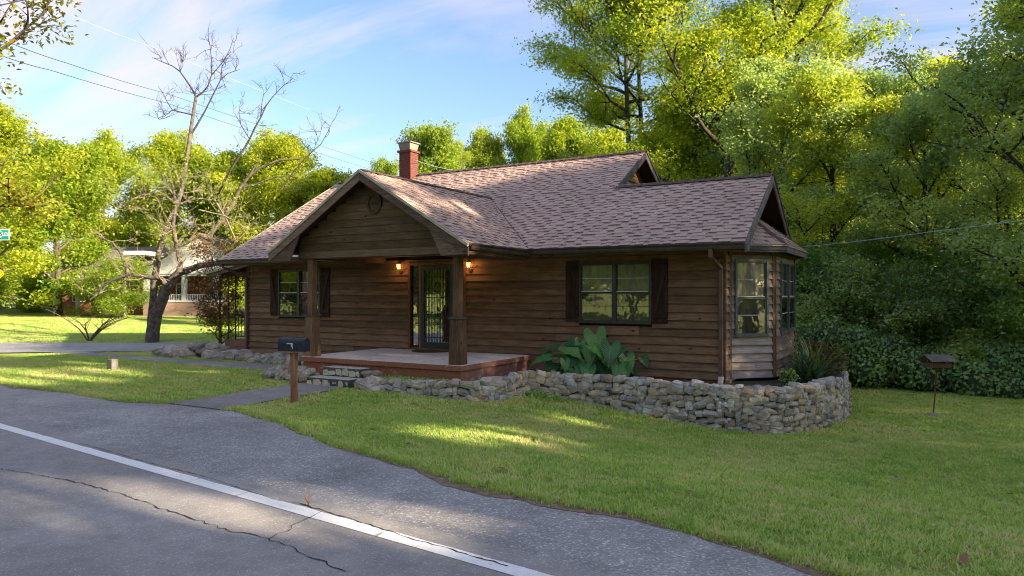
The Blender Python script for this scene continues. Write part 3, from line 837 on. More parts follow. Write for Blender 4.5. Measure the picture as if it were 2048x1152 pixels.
# front door with sidelights and iron bars
dx0 = -11.24 - XL; dx1 = -9.50 - XL; dz0 = z(-1.384); dz1 = z(0.78)
mb = MB(); c = 0.065
mb.fbox(FRONT, dx0, dx0 + c, -0.06, 0.06, dz0, dz1); mb.fbox(FRONT, dx1 - c, dx1, -0.06, 0.06, dz0, dz1); mb.fbox(FRONT, dx0 + c, dx1 - c, -0.06, 0.058, dz1 - c, dz1)
mb.fbox(FRONT, dx0 + c, dx1 - c, -0.06, 0.05, dz0, dz0 + 0.05)
mb.build('door_casing', MT['trimwood'], house)
ds0 = -10.85 - XL; ds1 = -9.885 - XL
mb = MB(); mb.fbox(FRONT, ds0 - 0.05, ds0, -0.05, 0.05, dz0 + 0.05, dz1 - c); mb.fbox(FRONT, ds1, ds1 + 0.05, -0.05, 0.05, dz0 + 0.05, dz1 - c); mb.build('door_jamb', MT['trimwood'], house)
for a, b in ((dx0 + c, ds0 - 0.05), (ds1 + 0.05, dx1 - c)):
    mb = MB()
    mb.fbox(FRONT, a, a + 0.02, -0.04, 0.02, dz0 + 0.05, dz1 - c); mb.fbox(FRONT, b - 0.045, b, -0.04, 0.02, dz0 + 0.05, dz1 - c); mb.fbox(FRONT, a + 0.02, b - 0.045, -0.04, 0.02, dz0 + 0.05, dz0 + 0.11)
    sd = mb.build('sidelight', MT['beam'], house)
    mb = MB(); mb.fbox(FRONT, a + 0.02, b - 0.045, -0.02, -0.014, dz0 + 0.11, dz1 - c); mb.build('pane', MT['doorglass'], sd)
mb = MB(); fw = 0.10; db = dz0 + 0.055; dt = dz1 - c - 0.01
mb.fbox(FRONT, ds0, ds0 + fw, 0.0, 0.045, db, dt); mb.fbox(FRONT, ds1 - fw, ds1, 0.0, 0.045, db, dt)
mb.fbox(FRONT, ds0 + fw, ds1 - fw, 0.0, 0.045, dt - 0.11, dt); mb.fbox(FRONT, ds0 + fw, ds1 - fw, 0.0, 0.045, db, db + 0.14)
door = mb.build('security_door', MT['doorframe'], house)
mb = MB(); mb.fbox(FRONT, ds0 + fw, ds1 - fw, 0.005, 0.011, db + 0.14, dt - 0.11); mb.build('pane', MT['doorglass'], door)
ix0, ix1 = ds0 + fw, ds1 - fw; nb = 9
for i in range(nb):
    xx = ix0 + (ix1 - ix0) * (i + 0.5) / nb
    mb = MB(); mb.fbox(FRONT, xx - 0.006, xx + 0.006, 0.024, 0.036, db + 0.14, dt - 0.11); mb.build('bar', MT['iron'], door)
for zz in (db + 0.26, (db + dt) / 2 + 0.22, dt - 0.30):
    mb = MB(); mb.fbox(FRONT, ix0, ix1, 0.022, 0.038, zz - 0.01, zz + 0.01); mb.build('cross_bar', MT['iron'], door)
def scroll(zc):
    mb = MB(); xc = (ix0 + ix1) / 2
    for sx in (-1, 1):
        for sz in (-1, 1):
            pts = []
            for k in range(14):
                a = k / 13 * 2.1 * pi; r = 0.055 * (1 - k / 17)
                pts.append(FRONT.p(xc + sx * (0.048 - r * cos(a) * .8), 0.045, zc + sz * (0.07 + r * sin(a) * 1.2)))
            mb.tube(pts, 0.006, 5)
    for k in (-1, 1): mb.tube([FRONT.p(xc - 0.05, 0.045, zc + k * 0.15), FRONT.p(xc, 0.05, zc + k * 0.12), FRONT.p(xc + 0.05, 0.045, zc + k * 0.15)], 0.008, 5)
    mb.build('iron_scroll', MT['iron'], door)
scroll(dt - 0.56); scroll((db + dt) / 2 - 0.30)
mb = MB(); mb.fbox(FRONT, ds0 + 0.03, ds0 + 0.07, 0.045, 0.07, dz0 + 1.02, dz0 + 1.16); mb.tube([FRONT.p(ds0 + 0.05, 0.07, dz0 + 1.08), FRONT.p(ds0 + 0.05, 0.1, dz0 + 1.08), FRONT.p(ds0 + 0.14, 0.1, dz0 + 1.08)], 0.01, 6); mb.build('handle', MT['greyframe'], door)
mb = MB(); mb.fbox(FRONT, dx0, dx1, -0.16, -0.11, dz0, dz1); mb.build('inner_door', MT['innerdoor'], house)

# wall lanterns
def lantern(px):
    p = Vector((px, -0.02, z(0.62)))
    mb = MB(); mb.lathe(p + Vector((0, -0.012, -0.06)), [(0.045, -0.03), (0.05, 0.0), (0.045, 0.03)], 10)
    mb.tube([p + Vector((0, 0, -0.06)), p + Vector((0, -0.07, -0.09)), p + Vector((0, -0.13, -0.05)), p + Vector((0, -0.13, 0.0))], 0.008, 6)
    L = mb.build('wall_lantern', MT['brass'], house)
    q = p + Vector((0, -0.13, 0))
    mb = MB(); mb.lathe(q, [(0.035, 0.0), (0.062, 0.13)], 6); mb.build('lamp_glass', MT['lampglass'], L)
    mb = MB(); mb.lathe(q, [(0.074, 0.132), (0.02, 0.185), (0.008, 0.20), (0.012, 0.215), (0.0, 0.225)], 6); mb.build('lamp_cap', MT['brass'], L)
    mb = MB()
    for k in range(6):
        a = 2 * pi * k / 6; mb.tube([q + Vector((0.038 * cos(a), 0.038 * sin(a), -0.005)), q + Vector((0.066 * cos(a), 0.066 * sin(a), 0.134))], 0.004, 4)
    mb.build('lamp_cage', MT['brass'], L)
    mb = MB(); mb.lathe(q, [(0.004, 0.02), (0.017, 0.05), (0.013, 0.085), (0.002, 0.10)], 8); mb.build('bulb', MT['bulb'], L, smooth=True)
    ld = bpy.data.lights.new('lantern_light', 'POINT'); ld.energy = 0.9; ld.color = (1, 0.52, 0.2); ld.shadow_soft_size = 0.05
    lo = bpy.data.objects.new('lantern_light', ld); reg(lo, q + Vector((0, -0.09, 0.06)), L)
lantern(-11.46); lantern(-9.36)

# porch ---------------------------------------------------------------
PX0, PX1, PY = -12.05, -7.75, -2.84; PZ = z(-1.384)
mb = MB(); mb.box(PX0 + 0.04, PX1 - 0.04, PY + 0.04, -0.036, -0.3, PZ - 0.115); mb.build('porch_base', [MT['terra'], MT['rose']], house)
o = bpy.data.objects['porch_base']
for p in o.data.polygons:
    if p.normal.x > 0.5: p.material_index = 1
mb = MB(); mb.box(PX0, PX1, PY, -0.037, PZ - 0.113, PZ)
slab = mb.build('porch_slab', [MT['terra'], MT['floor'], MT['rose']], house, bevel=0.012)
for p in slab.data.polygons:
    if p.normal.z > 0.5: p.material_index = 1
    elif p.normal.x > 0.5: p.material_index = 2
def post(cx, cy):
    zb = PZ; mb = MB()
    b0, b1 = 0.135, 0.115; h = 0.90
    mb.hexa([(cx + sx * b0, cy + sy * b0, zb) for sx, sy in ((-1, -1), (1, -1), (1, 1), (-1, 1))] + [(cx + sx * b1, cy + sy * b1, zb + h) for sx, sy in ((-1, -1), (1, -1), (1, 1), (-1, 1))])
    P = mb.build('porch_post', MT['post'], house, bevel=0.006)
    mb = MB(); mb.box(cx - 0.145, cx + 0.145, cy - 0.145, cy + 0.145, zb + h + 0.001, zb + h + 0.024); mb.build('post_cap', MT['greybarge'], P)
    mb = MB(); mb.box(cx - 0.074, cx + 0.074, cy - 0.074, cy + 0.074, zb + h + 0.025, z(0.785)); mb.build('post_shaft', MT['post'], P, bevel=0.005)
post(-7.95, -2.66); post(-11.88, -2.66)
# gable front wall
GF = Fr((-10.06, -2.76, 0), (0, -1, 0)); KP = 0.604
mb = MB(); mb.prism([GF.p(-2.1, -0.06, z(0.79)), GF.p(2.1, -0.06, z(0.79)), GF.p(2.1, -0.06, z(1.1)), GF.p(0, -0.06, z(2.42)), GF.p(-2.1, -0.06, z(1.1))], (0, 0.05, 0))
gw = mb.build('gable_wall', MT['dark'], house)
for i in range(10):
    b = 0.79 + i * 0.160
    hw = min(2.10, (2.40 - b - 0.05) / KP)
    if hw > 0.1: board(GF, -hw, hw, z(b), 0.160, MT['gable_siding'], gw, 1.0 if i else 0.7, R, 0.03, 0.012)
mb = MB(); mb.box(-12.2, -7.9, -2.77, -2.62, z(0.775), z(0.90)); mb.build('porch_beam', MT['beam'], house)
for bx in (-12.02, -8.02):
    mb = MB(); mb.box(bx - 0.06, bx + 0.06, -2.6, -0.04, z(0.78), z(0.93)); mb.build('porch_beam', MT['beam'], house)
mb = MB(); mb.box(-12.6, -7.5, -2.7, -0.04, z(0.932), z(0.95)); mb.build('porch_ceiling', MT['beam'], house)
# round vent in the gable
mb = MB(); vc = (0.10, 1.90)
for k in range(16):
    a0, a1 = 2 * pi * k / 16, 2 * pi * (k + 1) / 16
    pr = [(r, a) for a in (a0, a1) for r in (0.165, 0.225)]
    A = [GF.p(vc[0] + .9 * r * cos(a), dd, z(vc[1]) + r * sin(a)) for dd in (0.02, 0.065) for r, a in ((0.165, a0), (0.225, a0), (0.225, a1), (0.165, a1))]
    mb.hexa(A)
gv = mb.build('gable_vent', MT['gable_siding'], house)
for k in range(6):
    zz = -0.14 + k * 0.052; hw = sqrt(max(0.001, 0.165 ** 2 - (zz + .02) ** 2)) * .9
    mb = MB(); mb.prism([GF.p(vc[0] - hw, 0.045, z(vc[1] + zz)), GF.p(vc[0] + hw, 0.045, z(vc[1] + zz)), GF.p(vc[0] + hw, 0.028, z(vc[1] + zz + 0.045)), GF.p(vc[0] - hw, 0.028, z(vc[1] + zz + 0.045))], (0, 0.008, 0)); mb.build('louvre', MT['gable_siding'], gv)

# roof ----------------------------------------------------------------
EY = -0.72
cosk = 1 / sqrt(1 + K * K); sink = K * cosk
roof = MB()
def sheet(pts, th=0.05, m=0):
    P = [Vector(p) for p in pts]; n = (P[1] - P[0]).cross(P[2] - P[0]).normalized()
    if n.z < 0: P = P[::-1]; n = -n
    roof.prism([p - n * th for p in P], n * th * 0.9, m)
Zr = lambda y: z(roof_z(y))
RX0, RXU, RXW = -17.5, -6.51, -2.89
RY = 4.11; WY = 2.025; WZ = roof_z(WY); RZ = roof_z(RY)
PXC = -10.06; PHW = 2.65; PRZ = 2.55; PVY = 1.961
wing_rear = 4.98
# main front, split round the porch valley
sheet([(RX0, EY, Zr(EY)), (PXC - PHW, EY, Zr(EY)), (PXC, PVY, Zr(PVY)), (PXC, RY, Zr(RY)), (RX0, RY, Zr(RY))])
sheet([(PXC + PHW, EY, Zr(EY)), (RXW, EY, Zr(EY)), (RXW, WY, Zr(WY)), (RXU, WY, Zr(WY)), (RXU, RY, Zr(RY)), (PXC, RY, Zr(RY)), (PXC, PVY, Zr(PVY))])
sheet([(RX0, RY, z(RZ)), (RXU, RY, z(RZ)), (RXU, 8.94, z(0.968)), (RX0, 8.94, z(0.968))])
sheet([(RXU - 0.4, WY, z(WZ)), (RXW, WY, z(WZ)), (RXW, wing_rear, z(0.90)), (RXU - 0.4, wing_rear, z(0.90))])
pz = lambda dx: z(PRZ - KP * abs(dx))
for s in (1, -1):
    sheet([(PXC, -3.12, pz(0)), (PXC + s * PHW, -3.12, pz(PHW)), (PXC + s * PHW, PVY - 1.0237 * PHW, pz(PHW)), (PXC, PVY, pz(0))])
roof = roof.build('roof', MT['greybarge'], house)

# ---- shingles: real tabs, nearest 300 as parts, the rest in one part
SH = []     # (origin, sdir, tdir, s0,s1,s0t,s1t, h, raised)
EXS = 0.143
def lay(origin, sd, td, span, tmax, seed, exs=EXS):
    rr = random.Random(seed); o = Vector(origin); sd = Vector(sd).normalized(); td = Vector(td).normalized(); nrm = sd.cross(td).normalized()
    t = 0.0; k = 0
    while t < tmax - 0.01:
        h = min(exs, tmax - t); t1 = t + h
        for (a0, a1), (b0, b1) in zip(span(t + 1e-4), span(min(t1, tmax) - 1e-4)):
            lo = min(a0, b0); hi = max(a1, b1); cur = lo - rr.uniform(0, 0.2); raised = rr.random() < 0.5
            while cur < hi:
                w = rr.uniform(0.13, 0.30) if raised else rr.uniform(0.08, 0.20)
                c0, c1 = cur, cur + w
                q = [max(c0, a0), min(c1, a1), min(c1, b1), max(c0, b0)]
                if q[1] < q[0]: q[0] = q[1] = (a0 if c0 < a0 else a1)
                if q[2] < q[3]: q[2] = q[3] = (b0 if c0 < b0 else b1)
                if (q[1] - q[0]) + (q[2] - q[3]) > 0.02:
                    c = o + sd * ((q[0] + q[1] + q[2] + q[3]) / 4) + td * t
                    SH.append((c, o, sd, td, nrm, q, t, h, raised, rr.random(), ((c - CAM).length)))
                cur += w; raised = not raised if rr.random() < 0.85 else raised
        t = t1; k += 1
def span_main(t):
    y = EY + t * cosk; hi = (RXW if y < WY else RXU)
    if y < PVY:
        w = (PVY - y) / 1.0237
        return [(RX0, PXC - w), (PXC + w, hi)]
    return [(RX0, PXC), (PXC, hi)]
lay((0, EY, Zr(EY)), (1, 0, 0), (0, cosk, sink), span_main, (RY - EY) / cosk, 1)
cp = 1 / sqrt(1 + KP * KP); sp = KP * cp; Lp = PHW / cp
lay((PXC + PHW, 0, pz(PHW)), (0, 1, 0), (-cp, 0, sp), lambda t: [(-3.12, PVY - 1.0237 * (PHW - t * cp))], Lp, 2)
lay((PXC - PHW, 0, pz(PHW)), (0, -1, 0), (cp, 0, sp), lambda t: [(-(PVY - 1.0237 * (PHW - t * cp)), 3.12)], Lp, 3)
# bay roof
BO = 0.28; zE = z(0.985); KB = 0.80
Bb = (-2.70 + BO, 1.08 - BO * 0.414); Bc = (-2.70 + BO, 3.60 + BO * 0.414)
Ba = (XR, Bb[1] - (Bb[0] - XR)); Bd = (XR, Bc[1] + (Bc[0] - XR))
zP = zE + KB * (Bb[0] - XR)
hip_y = Bb[1] + (Bb[0] - XR) * 0.414; hip_y2 = Bc[1] - (Bc[0] - XR) * 0.414
E1 = (XR, hip_y, zP); E2 = (XR, hip_y2, zP)
def lay_poly(P, seed):
    P = [Vector(p) for p in P]; o = P[0]; sd = (P[1] - P[0]).normalized(); n = (P[1] - P[0]).cross(P[-1] - P[0]).normalized(); td = n.cross(sd)
    q = [((p - o).dot(sd), (p - o).dot(td)) for p in P]; tm = max(b for a, b in q)
    def span(t):
        xs = []
        for i in range(len(q)):
            a, b = q[i], q[(i + 1) % len(q)]
            if (a[1] - t) * (b[1] - t) <= 0 and abs(a[1] - b[1]) > 1e-9: xs.append(a[0] + (b[0] - a[0]) * (t - a[1]) / (b[1] - a[1]))
        return [(min(xs), max(xs))] if len(xs) > 1 else [(0, 0)]
    lay(o, sd, td, span, tm - 0.01, seed)
bay_planes = [[(*Ba, zE), (*Bb, zE), E1], [(*Bb, zE), (*Bc, zE), E2, E1], [(*Bc, zE), (*Bd, zE), E2]]
br = MB()
for i, P in enumerate(bay_planes):
    lay_poly(P, 40 + i)
    br.prism([Vector(p) - Vector((0, 0, 0.05)) for p in P], (0, 0, 0.045))
br = br.build('bay_roof', MT['greybarge'], house)
def shingle_geo(mb, att, T, q, h, raised, tnt, wf=1.0):
    """T(s,t,n)->point ; thick leading edge, thin at the top; a dark strip where the tab above throws its printed shade"""
    th = 0.021 if raised else 0.009
    hh = h + (0.03 if h > 0.13 else 0.0)
    if raised:
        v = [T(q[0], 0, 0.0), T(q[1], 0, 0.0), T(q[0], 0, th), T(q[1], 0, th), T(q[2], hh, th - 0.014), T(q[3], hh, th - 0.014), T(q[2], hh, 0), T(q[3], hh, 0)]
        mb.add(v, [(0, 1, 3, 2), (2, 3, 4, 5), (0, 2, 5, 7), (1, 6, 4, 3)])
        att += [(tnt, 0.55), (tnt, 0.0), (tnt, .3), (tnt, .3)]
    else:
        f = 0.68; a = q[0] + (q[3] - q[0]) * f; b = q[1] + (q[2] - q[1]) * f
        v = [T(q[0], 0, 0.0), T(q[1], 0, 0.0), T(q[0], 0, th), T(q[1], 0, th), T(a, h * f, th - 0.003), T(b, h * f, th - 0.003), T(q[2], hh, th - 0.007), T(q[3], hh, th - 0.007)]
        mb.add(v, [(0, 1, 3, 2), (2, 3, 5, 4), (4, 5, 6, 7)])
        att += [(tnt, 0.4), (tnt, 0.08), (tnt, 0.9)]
def put_att(me, att):
    a = me.attributes.new('tint', 'FLOAT', 'FACE'); a.data.foreach_set('value', [x[0] for x in att])
    a = me.attributes.new('dark', 'FLOAT', 'FACE'); a.data.foreach_set('value', [x[1] for x in att])
SH.sort(key=lambda s: s[10])
rest = MB(); ratt = []
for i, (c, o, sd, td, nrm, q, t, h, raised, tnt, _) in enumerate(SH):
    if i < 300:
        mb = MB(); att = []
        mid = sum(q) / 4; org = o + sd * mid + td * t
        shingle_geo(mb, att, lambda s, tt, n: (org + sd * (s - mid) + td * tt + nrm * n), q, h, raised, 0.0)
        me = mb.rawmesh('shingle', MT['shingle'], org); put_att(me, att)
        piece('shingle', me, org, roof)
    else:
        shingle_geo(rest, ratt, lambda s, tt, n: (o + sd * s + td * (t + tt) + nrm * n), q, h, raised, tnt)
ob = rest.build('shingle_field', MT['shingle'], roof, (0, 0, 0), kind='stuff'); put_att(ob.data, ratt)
# ridge and hip caps
def caps(a, b, par, w=0.14, drop=0.075, name='ridge_cap'):
    a = Vector(a); b = Vector(b); d = (b - a).normalized(); side = Vector((0, 0, 1)).cross(d).normalized() * w
    mb = MB(); n = int((b - a).length / 0.22) + 1
    for i in range(n):
        p = a.lerp(b, i / n) + Vector((0, 0, 0.012)); q = a.lerp(b, (i + 1.15) / n) + Vector((0, 0, 0.028)) if i < n - 1 else b + Vector((0, 0, 0.028)) 
        dn = Vector((0, 0, drop))
        mb.add([p - side - dn, p, p + side - dn, q - side - dn, q, q + side - dn, q - side - dn - Vector((0, 0, .012)), q - Vector((0, 0, .012)), q + side - dn - Vector((0, 0, .012))],
               [(0, 3, 4, 1), (1, 4, 5, 2), (3, 6, 7, 4), (4, 7, 8, 5)])
    mb.build(name, MT['ridgecap'], par)
caps((RX0, RY, z(RZ) + 0.02), (RXU, RY, z(RZ) + 0.02), roof)
caps((RXU, WY, z(WZ) + 0.02), (RXW, WY, z(WZ) + 0.02), roof)
caps((PXC, -3.12, pz(0) + 0.012), (PXC, PVY, pz(0) + 0.012), roof, 0.11, 0.06)
caps((*Bb, zE + 0.02), (E1[0], E1[1], E1[2] + 0.02), br, 0.1, 0.05, 'hip_cap')
caps((*Bc, zE + 0.02), (E2[0], E2[1], E2[2] + 0.02), br, 0.1, 0.05, 'hip_cap')
# valley seams
for s in (1, -1):
    mb = MB(); mb.tube([(PXC + s * PHW, PVY - 1.0237 * PHW, pz(PHW) + 0.012), (PXC, PVY, pz(0) + 0.012)], 0.014, 4); mb.build('valley_seam', MT['ridgecap'], roof)
# porch barge boards, cream drip edge, boxed returns
def rake(a, b, n, w, th, m, name, lip=None, up=0.0):
    a = Vector(a); b = Vector(b); n = Vector(n)
    dn = Vector((0, 0, -w)); mb = MB(); mb.prism([a, b, b + dn, a + dn], n * th)
    r = mb.build(name, m, house)
    if lip:
        mb = MB(); l = Vector((0, 0, 0.052)); mb.prism([a + l, b + l, b - l * .15, a - l * .15], n * (th + 0.022)); mb.build('drip_edge', lip, r)
    return r
yb = -3.12
for s in (1, -1):
    rake((PXC, yb, pz(0) - 0.045), (PXC + s * (PHW + 0.02), yb, pz(PHW + 0.02) - 0.045), (0, -1, 0), 0.175, 0.03, MT['barge'], 'bargeboard', MT['drip'])
    tip = PHW + 0.0
    zt = pz(tip) - 0.22
    mb = MB(); mb.prism([(PXC + s * (tip - 0.02), yb - 0.002, zt + .02), (PXC + s * (tip - 0.62), yb - 0.002, zt), (PXC + s * (tip - 0.92), yb - 0.002, pz(tip - 0.92) - 0.2), (PXC + s * (tip - 0.3), yb - 0.002, pz(tip - 0.3) - 0.21)], (0, 0.03, 0)); mb.build('eave_return', MT['barge'], house)
    mb = MB(); mb.prism([(PXC + s * (tip - 0.02), yb + 0.03, zt + .02), (PXC + s * (tip - 0.62), yb + 0.03, zt), (PXC + s * (tip - 0.62), yb + 0.03, zt + 0.03), (PXC + s * (tip - 0.02), yb + 0.03, zt + .05)], (0, 2.2, 0)); mb.build('soffit', MT['beam'], house)
    # soffit under the porch overhang
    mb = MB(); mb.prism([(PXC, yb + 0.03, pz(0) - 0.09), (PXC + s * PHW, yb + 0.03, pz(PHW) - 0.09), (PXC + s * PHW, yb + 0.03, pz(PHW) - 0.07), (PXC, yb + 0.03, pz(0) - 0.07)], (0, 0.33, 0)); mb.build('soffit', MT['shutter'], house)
# main gable rakes (left end, upper right end, wing end)
for (xx, n, y0, y1, yr, zr0, m, lip) in ((RX0, -1, EY, 8.94, RY, None, MT['barge'], MT['drip']), (RXU, 1, 1.6, 8.94, RY, None, MT['greybarge'], None), (RXW, 1, EY, wing_rear, WY, None, MT['greybarge'], None)):
    zr = z(roof_z(yr))
    zb = z(0.968) if yr == RY else z(0.90)
    for (ya, za) in ((y0, Zr(y0)), (y1, zb)):
        rake((xx, ya, za - 0.03), (xx, yr, zr - 0.03), (n, 0, 0), 0.17, 0.028, m, 'bargeboard', lip if ya == y0 else MT['greybarge'])
    # dark soffit behind
    wx = {RX0: XL, RXU: -6.9, RXW: XR}[xx]
    for (ya, za) in ((y0, Zr(y0)), (y1, zb)):
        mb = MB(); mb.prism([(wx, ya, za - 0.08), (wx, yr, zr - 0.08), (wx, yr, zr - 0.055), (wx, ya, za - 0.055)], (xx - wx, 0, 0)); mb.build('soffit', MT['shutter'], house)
# little grey end block where eave meets wing rake
mb = MB(); mb.prism([(RXW, EY - 0.02, z(0.80)), (RXW, EY + 0.16, z(0.80)), (RXW, EY + 0.42, z(1.17)), (RXW, EY - 0.02, z(0.93))], (0.05, 0, 0)); mb.build('eave_return', MT['greybarge'], house)
# fascia, soffit, gutters
def eave(x0, x1):
    mb = MB(); mb.box(x0, x1, EY + 0.005, EY + 0.03, z(0.80), z(0.94)); mb.build('fascia', MT['beam'], house)
    mb = MB(); mb.box(x0, x1, EY + 0.03, 0.0, z(0.865), z(0.885)); mb.build('soffit', MT['beam'], house)
    gutter((x0, EY, z(0.965)), (x1, EY, z(0.945)), (0, -1, 0))
def gutter(a, b, n):
    a = Vector(a); b = Vector(b); n = Vector(n)
    prof = [(0.0, -0.115), (0.07, -0.115), (0.085, -0.075), (0.085, -0.05), (0.115, -0.012), (0.115, 0.0), (0.105, 0.0), (0.105, -0.01), (0.075, -0.045), (0.07, -0.105), (0.008, -0.105), (0.0, 0.0)]
    P = [a + n * x + Vector((0, 0, zz)) for x, zz in prof]
    mb = MB(); mb.prism(P, b - a); mb.build('gutter', MT['gutter'], house)
eave(RX0, PXC - PHW - 0.05 + 0.5); eave(PXC + PHW - 0.02, RXW - 0.0)
gutter((PXC + PHW, -3.12, pz(PHW) + 0.0), (PXC + PHW, -0.84, pz(PHW) - 0.03), (1, 0, 0))
mb = MB(); mb.box(PXC + PHW - 0.03, PXC + PHW - 0.005, -3.1, -0.75, pz(PHW) - 0.17, pz(PHW) - 0.02); mb.build('fascia', MT['beam'], house)
# bay fascia + soffit
for a, b in ((Ba, Bb), (Bb, Bc), (Bc, Bd)):
    d = (Vector((*b, 0)) - Vector((*a, 0))).normalized(); n = Vector((d.y, -d.x, 0))
    mb = MB(); A = Vector((*a, zE - 0.145)); B = Vector((*b, zE - 0.145)); mb.prism([A, B, B + Vector((0, 0, .12)), A + Vector((0, 0, .12))], n * -0.025); mb.build('fascia', MT['greybarge'], house)
    mb = MB(); A = Vector((*a, zE - 0.022)); B = Vector((*b, zE - 0.022)); mb.prism([A, B, B + Vector((0, 0, .022)), A + Vector((0, 0, .022))], n * 0.014); mb.build('drip_edge', MT['drip'], house)
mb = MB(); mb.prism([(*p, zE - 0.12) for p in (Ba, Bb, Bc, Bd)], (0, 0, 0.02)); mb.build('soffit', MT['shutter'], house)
# downspouts
def downspout(x, y0, pts, m, parent=house, foot=None):
    mb = MB()
    for a, b in zip(pts, pts[1:]):
        a = Vector(a); b = Vector(b); d = (b - a).normalized(); u = Vector((1, 0, 0)) * 0.038; w = d.cross(u).normalized() * 0.03
        mb.hexa([a - u - w, a + u - w, a + u + w, a - u + w, b - u - w, b + u - w, b + u + w, b - u + w])
    return mb.build('downspout', m, parent, bevel=0.006)
dsx = XR - 0.03
downspout(0, 0, [(dsx - 0.03, EY - 0.05, z(0.85)), (dsx - 0.03, EY - 0.03, z(0.70)), (dsx, -0.085, z(0.50)), (dsx, -0.085, z(-1.62))], MT['downspout'])
mb = MB(); mb.prism([(dsx - 0.045, -0.12, z(-1.62)), (dsx + 0.045, -0.12, z(-1.62)), (dsx + 0.04, -0.19, z(-1.82)), (dsx - 0.05, -0.19, z(-1.82))], (0, 0.07, 0)); mb.build('downspout_foot', MT['lime'], house)
lx = XL - 0.03
downspout(0, 0, [(lx - 0.25, EY - 0.04, z(0.86)), (lx - 0.22, EY + 0.02, z(0.76)), (lx + 0.0, -0.09, z(0.50)), (lx + 0.0, -0.09, z(-1.62))], MT['downspout'])
mb = MB(); mb.prism([(lx - 0.05, -0.13, z(-1.60)), (lx + 0.05, -0.13, z(-1.60)), (lx + 0.04, -0.22, z(-1.76)), (lx - 0.0, -0.42, z(-1.84)), (lx - 0.16, -0.42, z(-1.84)), (lx - 0.10, -0.22, z(-1.74))], (0, 0.06, 0)); mb.build('downspout_foot', MT['white'], house)

# chimney ---------------------------------------------------------------
cx0, cx1, cy0, cy1 = -14.56, -14.10, 3.70, 4.10; cz0, cz1 = z(3.3), z(4.50)
mb = MB(); mb.box(cx0 + 0.012, cx1 - 0.012, cy0 + 0.012, cy1 - 0.012, cz0, cz1 + 0.02); chim = mb.build('chimney', MT['mortar'], house)
bm_ = MB(); bm_.box(-0.5, 0.5, -0.5, 0.5, -0.5, 0.5); brick_me = bm_.rawmesh('brick', MT['brick'])
rows_ = 17; bh = (cz1 - cz0) / rows_
for r in range(rows_):
    zc = cz0 + bh * (r + 0.5); off = 0.115 * (r % 2)
    for (face, a0, a1) in (('f', cx0, cx1), ('b', cx0, cx1), ('r', cy0, cy1), ('l', cy0, cy1)):
        if face in 'bl' and r < 8: continue
        cur = a0 - off
        while cur < a1 - 0.01:
            s0 = max(cur, a0) + 0.005; s1 = min(cur + 0.225, a1) - 0.005
            if s1 - s0 > 0.03:
                m_ = (s0 + s1) / 2; j = R.uniform(-0.002, 0.003)
                loc = {'f': (m_, cy0 + 0.03 - j, zc), 'b': (m_, cy1 - 0.03 + j, zc), 'r': (cx1 - 0.03 + j, m_, zc), 'l': (cx0 + 0.03 - j, m_, zc)}[face]
                piece('brick', brick_me, loc, chim, scale=((s1 - s0), 0.06, bh - 0.012) if face in 'fb' else (0.06, (s1 - s0), bh - 0.012))
            cur += 0.23
for k in range(4):
    e = 0.045
    for (x0, x1, y0, y1) in [((cx0 - e, (cx0 + cx1) / 2 - .004, cy0 - e, cy1 + e)), (((cx0 + cx1) / 2 + .004, cx1 + e, cy0 - e, cy1 + e))] if k == 0 else []:
        piece('brick', brick_me, ((x0 + x1) / 2, (y0 + y1) / 2, cz1 + 0.032), chim, scale=(x1 - x0, y1 - y0, 0.06))
mb = MB()
q0, q1 = 0.02, -0.05
mb.hexa([(cx0 + q0, cy0 + q0, cz1 + 0.064), (cx1 - q0 - .02, cy0 + q0, cz1 + 0.064), (cx1 - q0 - .02, cy1 - q0, cz1 + 0.064), (cx0 + q0, cy1 - q0, cz1 + 0.064),
         (cx0 + q1 + .03, cy0 + q1 + .03, z(4.80)), (cx1 - q1 - .06, cy0 + q1 + .03, z(4.80)), (cx1 - q1 - .06, cy1 - q1, z(4.80)), (cx0 + q1 + .03, cy1 - q1, z(4.80))])
mb.build('chimney_crown', MT['mortar'], chim)
mb = MB(); mb.box(cx0 - 0.06, cx1 + 0.04, cy0 - 0.05, cy1 + 0.06, z(4.80), z(4.83)); mb.build('chimney_cap', MT['mortar'], chim)
mb = MB(); mb.tube([(-14.28, 3.9, z(4.83)), (-14.27, 3.9, z(5.02)), (-14.25, 3.9, z(5.16))], 0.012, 5); mb.tube([(-14.32, 3.88, z(4.98)), (-14.22, 3.92, z(5.0))], 0.008, 4); mb.tube([(-14.42, 3.9, z(4.83)), (-14.42, 3.9, z(4.92))], 0.008, 4); mb.build('antenna_stub', MT['iron'], chim)

# side stoop at the left end --------------------------------------------
sx0, sx1, sy0, sy1 = -18.9, XL - 0.02, 0.55, 3.2
mb = MB(); mb.box(sx0 + .02, sx1, sy0 + .02, sy1, -0.2, z(-1.60)); mb.box(sx0, sx1, sy0, sy1, z(-1.598), z(-1.42)); stp = mb.build('side_stoop', MT['rose'], house)
def ironpost(x, y):
    mb = MB()
    mb.tube([(x, y, z(-1.42)), (x, y, z(0.62))], 0.022, 6)
    p = mb.build('iron_post', MT['iron'], house)
ironpost(sx0 + 0.10, sy0 + 0.06); ironpost(sx0 + 0.42, sy0 + 0.06); ironpost(sx0 + 0.10, sy1 - 0.1)
mb = MB()
for zz in (-0.66, -1.30): mb.tube([(sx0 + 0.42, sy0 + 0.06, z(zz)), (sx1, sy0 + 0.06, z(zz))], 0.016, 5)
rl = mb.build('iron_railing', MT['iron'], house)
